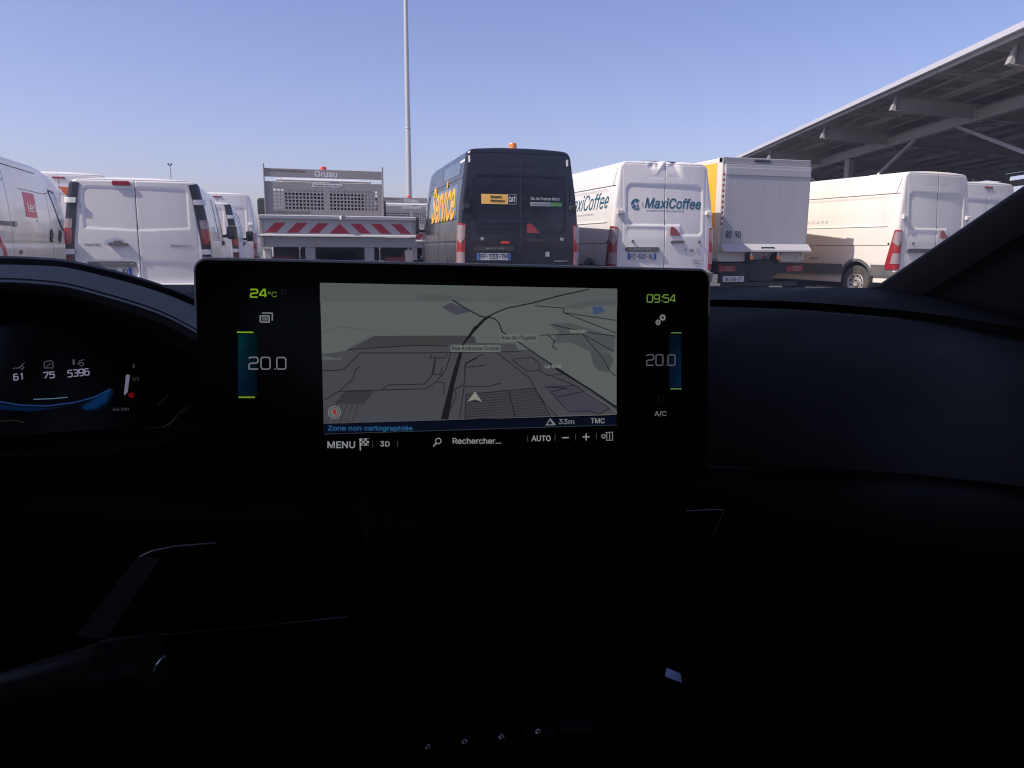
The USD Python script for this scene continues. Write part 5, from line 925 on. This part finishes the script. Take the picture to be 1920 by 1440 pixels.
# shell of the car
paintc = mat('car_paint', (0.06, 0.065, 0.075), 0.25, coat=0.8)
put(car, 'roof', hull([(XC + s * w, y, z) for s in (-1, 1) for (w, y, z) in ((0.60, 0.19, 1.475), (0.62, 0.1, 1.53), (0.66, -0.6, 1.58), (0.64, -1.8, 1.54), (0.60, -2.1, 1.44), (0.64, -2.1, 1.42), (0.66, -0.6, 1.47), (0.62, 0.16, 1.455))]), dashd)
for s in (-1, 1):
    d_ = put(car, 'door', cat([bx(min(XC + s * 0.76, XC + s * 0.92), max(XC + s * 0.76, XC + s * 0.92), -0.75, 0.80, 0.25, 0.925, 0.03), bx(min(XC + s * 0.66, XC + s * 0.78), max(XC + s * 0.66, XC + s * 0.78), -0.5, 0.45, 0.55, 0.66, 0.03)]), dashd)
    put(d_, 'door_handle', cat([bar((XC + s * 0.75, 0.30, 0.80), (XC + s * 0.745, 0.42, 0.80), 0.012)]), satin)
    put(d_, 'side_window', grid_mesh([[(XC + s * 0.80, -0.72, 0.92), (XC + s * 0.80, 0.70, 0.92)], [(XC + s * 0.66, -0.68, 1.46), (XC + s * 0.63, 0.05, 1.46)]]), pane('side_glass', (0.6, 0.66, 0.66)))
    r_ = put(car, 'rear_door', bx(min(XC + s * 0.76, XC + s * 0.92), max(XC + s * 0.76, XC + s * 0.92), -1.75, -0.76, 0.25, 0.925, 0.03), dashd)
    put(r_, 'side_window', grid_mesh([[(XC + s * 0.80, -1.7, 0.92), (XC + s * 0.80, -0.84, 0.92)], [(XC + s * 0.66, -1.65, 1.46), (XC + s * 0.66, -0.80, 1.46)]]), pane('rear_side_glass', (0.16, 0.18, 0.18)))
    put(car, 'centre_pillar', beam((XC + s * 0.80, -0.78, 0.90), (XC + s * 0.66, -0.74, 1.48), 0.10, 0.10), dashd); put(car, 'rear_pillar', hull([(XC + s * w, y, z) for (w, y, z) in ((0.84, -1.72, 0.9), (0.74, -1.72, 0.9), (0.84, -2.4, 0.9), (0.74, -2.4, 0.9), (0.66, -1.66, 1.47), (0.60, -1.66, 1.47), (0.66, -2.05, 1.46), (0.60, -2.05, 1.46))]), dashd)
    put(car, 'rear_wing', bx(min(XC + s * 0.70, XC + s * 0.92), max(XC + s * 0.70, XC + s * 0.92), -2.75, -1.76, 0.55, 0.925, 0.04), paintc)
    put(car, 'front_wing', bx(min(XC + s * 0.72, XC + s * 0.92), max(XC + s * 0.72, XC + s * 0.92), 0.82, 2.05, 0.62, 0.83, 0.05), paintc)
    for yy in (1.45, -1.55): wheel(car, XC + s * 0.80, yy, 0.34, 0.22, s)
    st_ = put(car, 'seat', cat([bx(XC + s * 0.37 - 0.25, XC + s * 0.37 + 0.25, -0.75, -0.20, 0.30, 0.48, 0.06), hull([(XC + s * 0.37 + dx, y, z) for dx in (-0.24, 0.24) for (y, z) in ((-0.72, 0.45), (-0.60, 0.50), (-1.0, 1.05), (-0.90, 1.07))])]), dashd); put(st_, 'headrest', bx(XC + s * 0.37 - 0.13, XC + s * 0.37 + 0.13, -1.03, -0.93, 1.09, 1.27, 0.04), dashd)
put(car, 'bonnet', hull([(XC + s * w, y, z) for s in (-1, 1) for (w, y, z) in ((0.74, 0.90, 0.80), (0.74, 1.15, 0.855), (0.72, 1.9, 0.80), (0.66, 2.25, 0.70), (0.70, 0.9, 0.70), (0.66, 2.25, 0.4))]), paintc)
put(car, 'floor', bx(XC - 0.84, XC + 0.84, -2.5, 1.2, 0.20, 0.27), dashd); put(car, 'firewall', bx(XC - 0.78, XC + 0.78, 0.92, 0.98, 0.25, 0.80), dashd)
tg_ = put(car, 'tailgate', hull([(XC + s * w, y, z) for s in (-1, 1) for (w, y, z) in ((0.80, -2.62, 0.30), (0.80, -2.70, 0.90), (0.76, -2.55, 0.95), (0.76, -2.50, 0.30))]), paintc); put(tg_, 'rear_window', grid_mesh([[(XC - 0.68, -2.5, 0.94), (XC + 0.68, -2.5, 0.94)], [(XC - 0.58, -2.08, 1.43), (XC + 0.58, -2.08, 1.43)]]), pane('rear_side_glass'))
put(car, 'rear_seat', cat([bx(XC - 0.62, XC + 0.62, -1.65, -1.15, 0.30, 0.48, 0.05), hull([(XC + s * 0.62, y, z) for s in (-1, 1) for (y, z) in ((-1.7, 0.45), (-1.58, 0.45), (-1.95, 1.05), (-1.85, 1.05))])]), dashd)
# centre stack: trimmed shelf with air vents, console, selector, stalk, wheel
def tubepx(pts, r): P = [ond(*q) for q in pts]; return cat([bar(a, b_, r, 6) for a, b_ in zip(P[:-1], P[1:])])
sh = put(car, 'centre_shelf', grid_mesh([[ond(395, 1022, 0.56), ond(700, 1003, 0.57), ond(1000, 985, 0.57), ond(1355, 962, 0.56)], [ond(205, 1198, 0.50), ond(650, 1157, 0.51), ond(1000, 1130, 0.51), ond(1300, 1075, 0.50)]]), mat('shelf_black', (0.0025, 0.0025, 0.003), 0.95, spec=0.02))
put(sh, 'upper_trim', tubepx([(262, 1044, 0.552), (285, 1033, 0.553), (330, 1024, 0.554), (404, 1018, 0.556)], 0.0007), mat('trim_bright', (0.5, 0.5, 0.55), 0.35, metal=1.0)) if True else put(sh, 'upper_trim', grid_mesh([[ond(260, 1042, 0.556), ond(330, 1022, 0.558), ond(404, 1016, 0.560)], [ond(268, 1050, 0.552), ond(332, 1028, 0.554), ond(404, 1021, 0.556)]]), satin)
put(sh, 'corner_trim', strip([[ond(262, 1040, 0.56), ond(205, 1110, 0.53), ond(143, 1192, 0.50)], [ond(300, 1048, 0.55), ond(250, 1120, 0.52), ond(200, 1198, 0.49)]], 3), mat('dark_satin', (0.05, 0.05, 0.056), 0.4, metal=0.3), True)
put(sh, 'lower_trim', tubepx([(205, 1198, 0.497), (420, 1180, 0.50), (650, 1157, 0.507)], 0.0004), satin); put(sh, 'upper_trim', tubepx([(1288, 958.5, 0.555), (1358, 956, 0.553)], 0.0006), satin); put(sh, 'side_trim', tubepx([(1358, 957, 0.553), (1335, 1010, 0.535), (1310, 1060, 0.515)], 0.0005), satin)
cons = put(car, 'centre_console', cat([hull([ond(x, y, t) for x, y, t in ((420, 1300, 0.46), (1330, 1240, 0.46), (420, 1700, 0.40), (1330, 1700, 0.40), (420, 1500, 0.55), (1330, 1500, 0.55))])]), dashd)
for i in range(6):
    c = np.array([740 + i * 68, 1414 - i * 10]); tg2 = put(cons, 'toggle_key', hull([ond(c[0] + dx, c[1] + dy, t) for dx in (-28, 28) for dy, t in ((-40, 0.452), (8, 0.430), (14, 0.436), (40, 0.46))]), dashd)
    if i in (1, 2, 3, 4): put(tg2, 'bright_tip', trimesh.creation.icosphere(2, 0.0020).apply_translation(ond(802 + (i - 1) * 69, 1402 - (i - 1) * 9.5, 0.427)), chrome)
gs = put(car, 'gear_selector', hull([ond(x, y, t) for x, y, t in ((1236, 1300, 0.40), (1250, 1256, 0.41), (1276, 1264, 0.41), (1290, 1310, 0.40), (1330, 1440, 0.37), (1450, 1440, 0.37), (1300, 1600, 0.36), (1400, 1330, 0.41))]), MATS['shelf_black'], 25)
cp_ = ond(1262, 1267, 0.400); vd = EYE - cp_; vd /= np.linalg.norm(vd); sd = np.array([0.05, 0.86, 0.50]); nn = vd + sd / np.linalg.norm(sd); nn /= np.linalg.norm(nn)
fc = []
for px_, py_ in ((1250, 1252), (1276, 1263), (1279, 1281), (1247, 1268)):
    d_ = ray(px_, py_); fc.append(EYE + d_ * (((cp_ - EYE) @ nn) / (d_ @ nn)))
put(gs, 'bright_cap', hull([q_ - nn * e_ for q_ in fc for e_ in (0, 0.004)]), mat('cap_mirror', (0.16, 0.18, 0.25), 0.22, metal=1.0))
sk = put(car, 'indicator_stalk', cat([bar(ond(-60, 1330, 0.42), ond(200, 1262, 0.42), 0.014, 14, 0.017), bar(ond(200, 1262, 0.42), ond(290, 1243, 0.42), 0.018, 14, 0.0165)]), mat('stalk_black', (0.007, 0.0065, 0.010), 0.5, spec=0.2), 30)
put(sk, 'stalk_ring', tubepx([(311, 1230, 0.398), (302, 1237, 0.397), (294, 1247, 0.396), (288, 1259, 0.396)], 0.0006), mat('ring_bright', (0.75, 0.75, 0.78), 0.3, metal=1.0))
sw_c = np.array([XC - 0.37, 0.42, 0.80]); an = np.linspace(0, 2 * PI, 33); P = [sw_c + np.array([0.165 * math.cos(a), 0.045 * math.sin(a) - 0.08, 0.13 * math.sin(a) - 0.20]) for a in an]
stw = put(car, 'steering_wheel', cat([bar(a, b_, 0.016, 8) for a, b_ in zip(P[:-1], P[1:])]), dashd); put(stw, 'wheel_hub', bx(sw_c[0] - 0.09, sw_c[0] + 0.09, 0.31, 0.40, 0.55, 0.65, 0.03), dashd)
put(car, 'inner_door_pull', tubepx([(1878, 781, 0.60), (1896, 770, 0.60), (1935, 765, 0.60)], 0.003), satin)
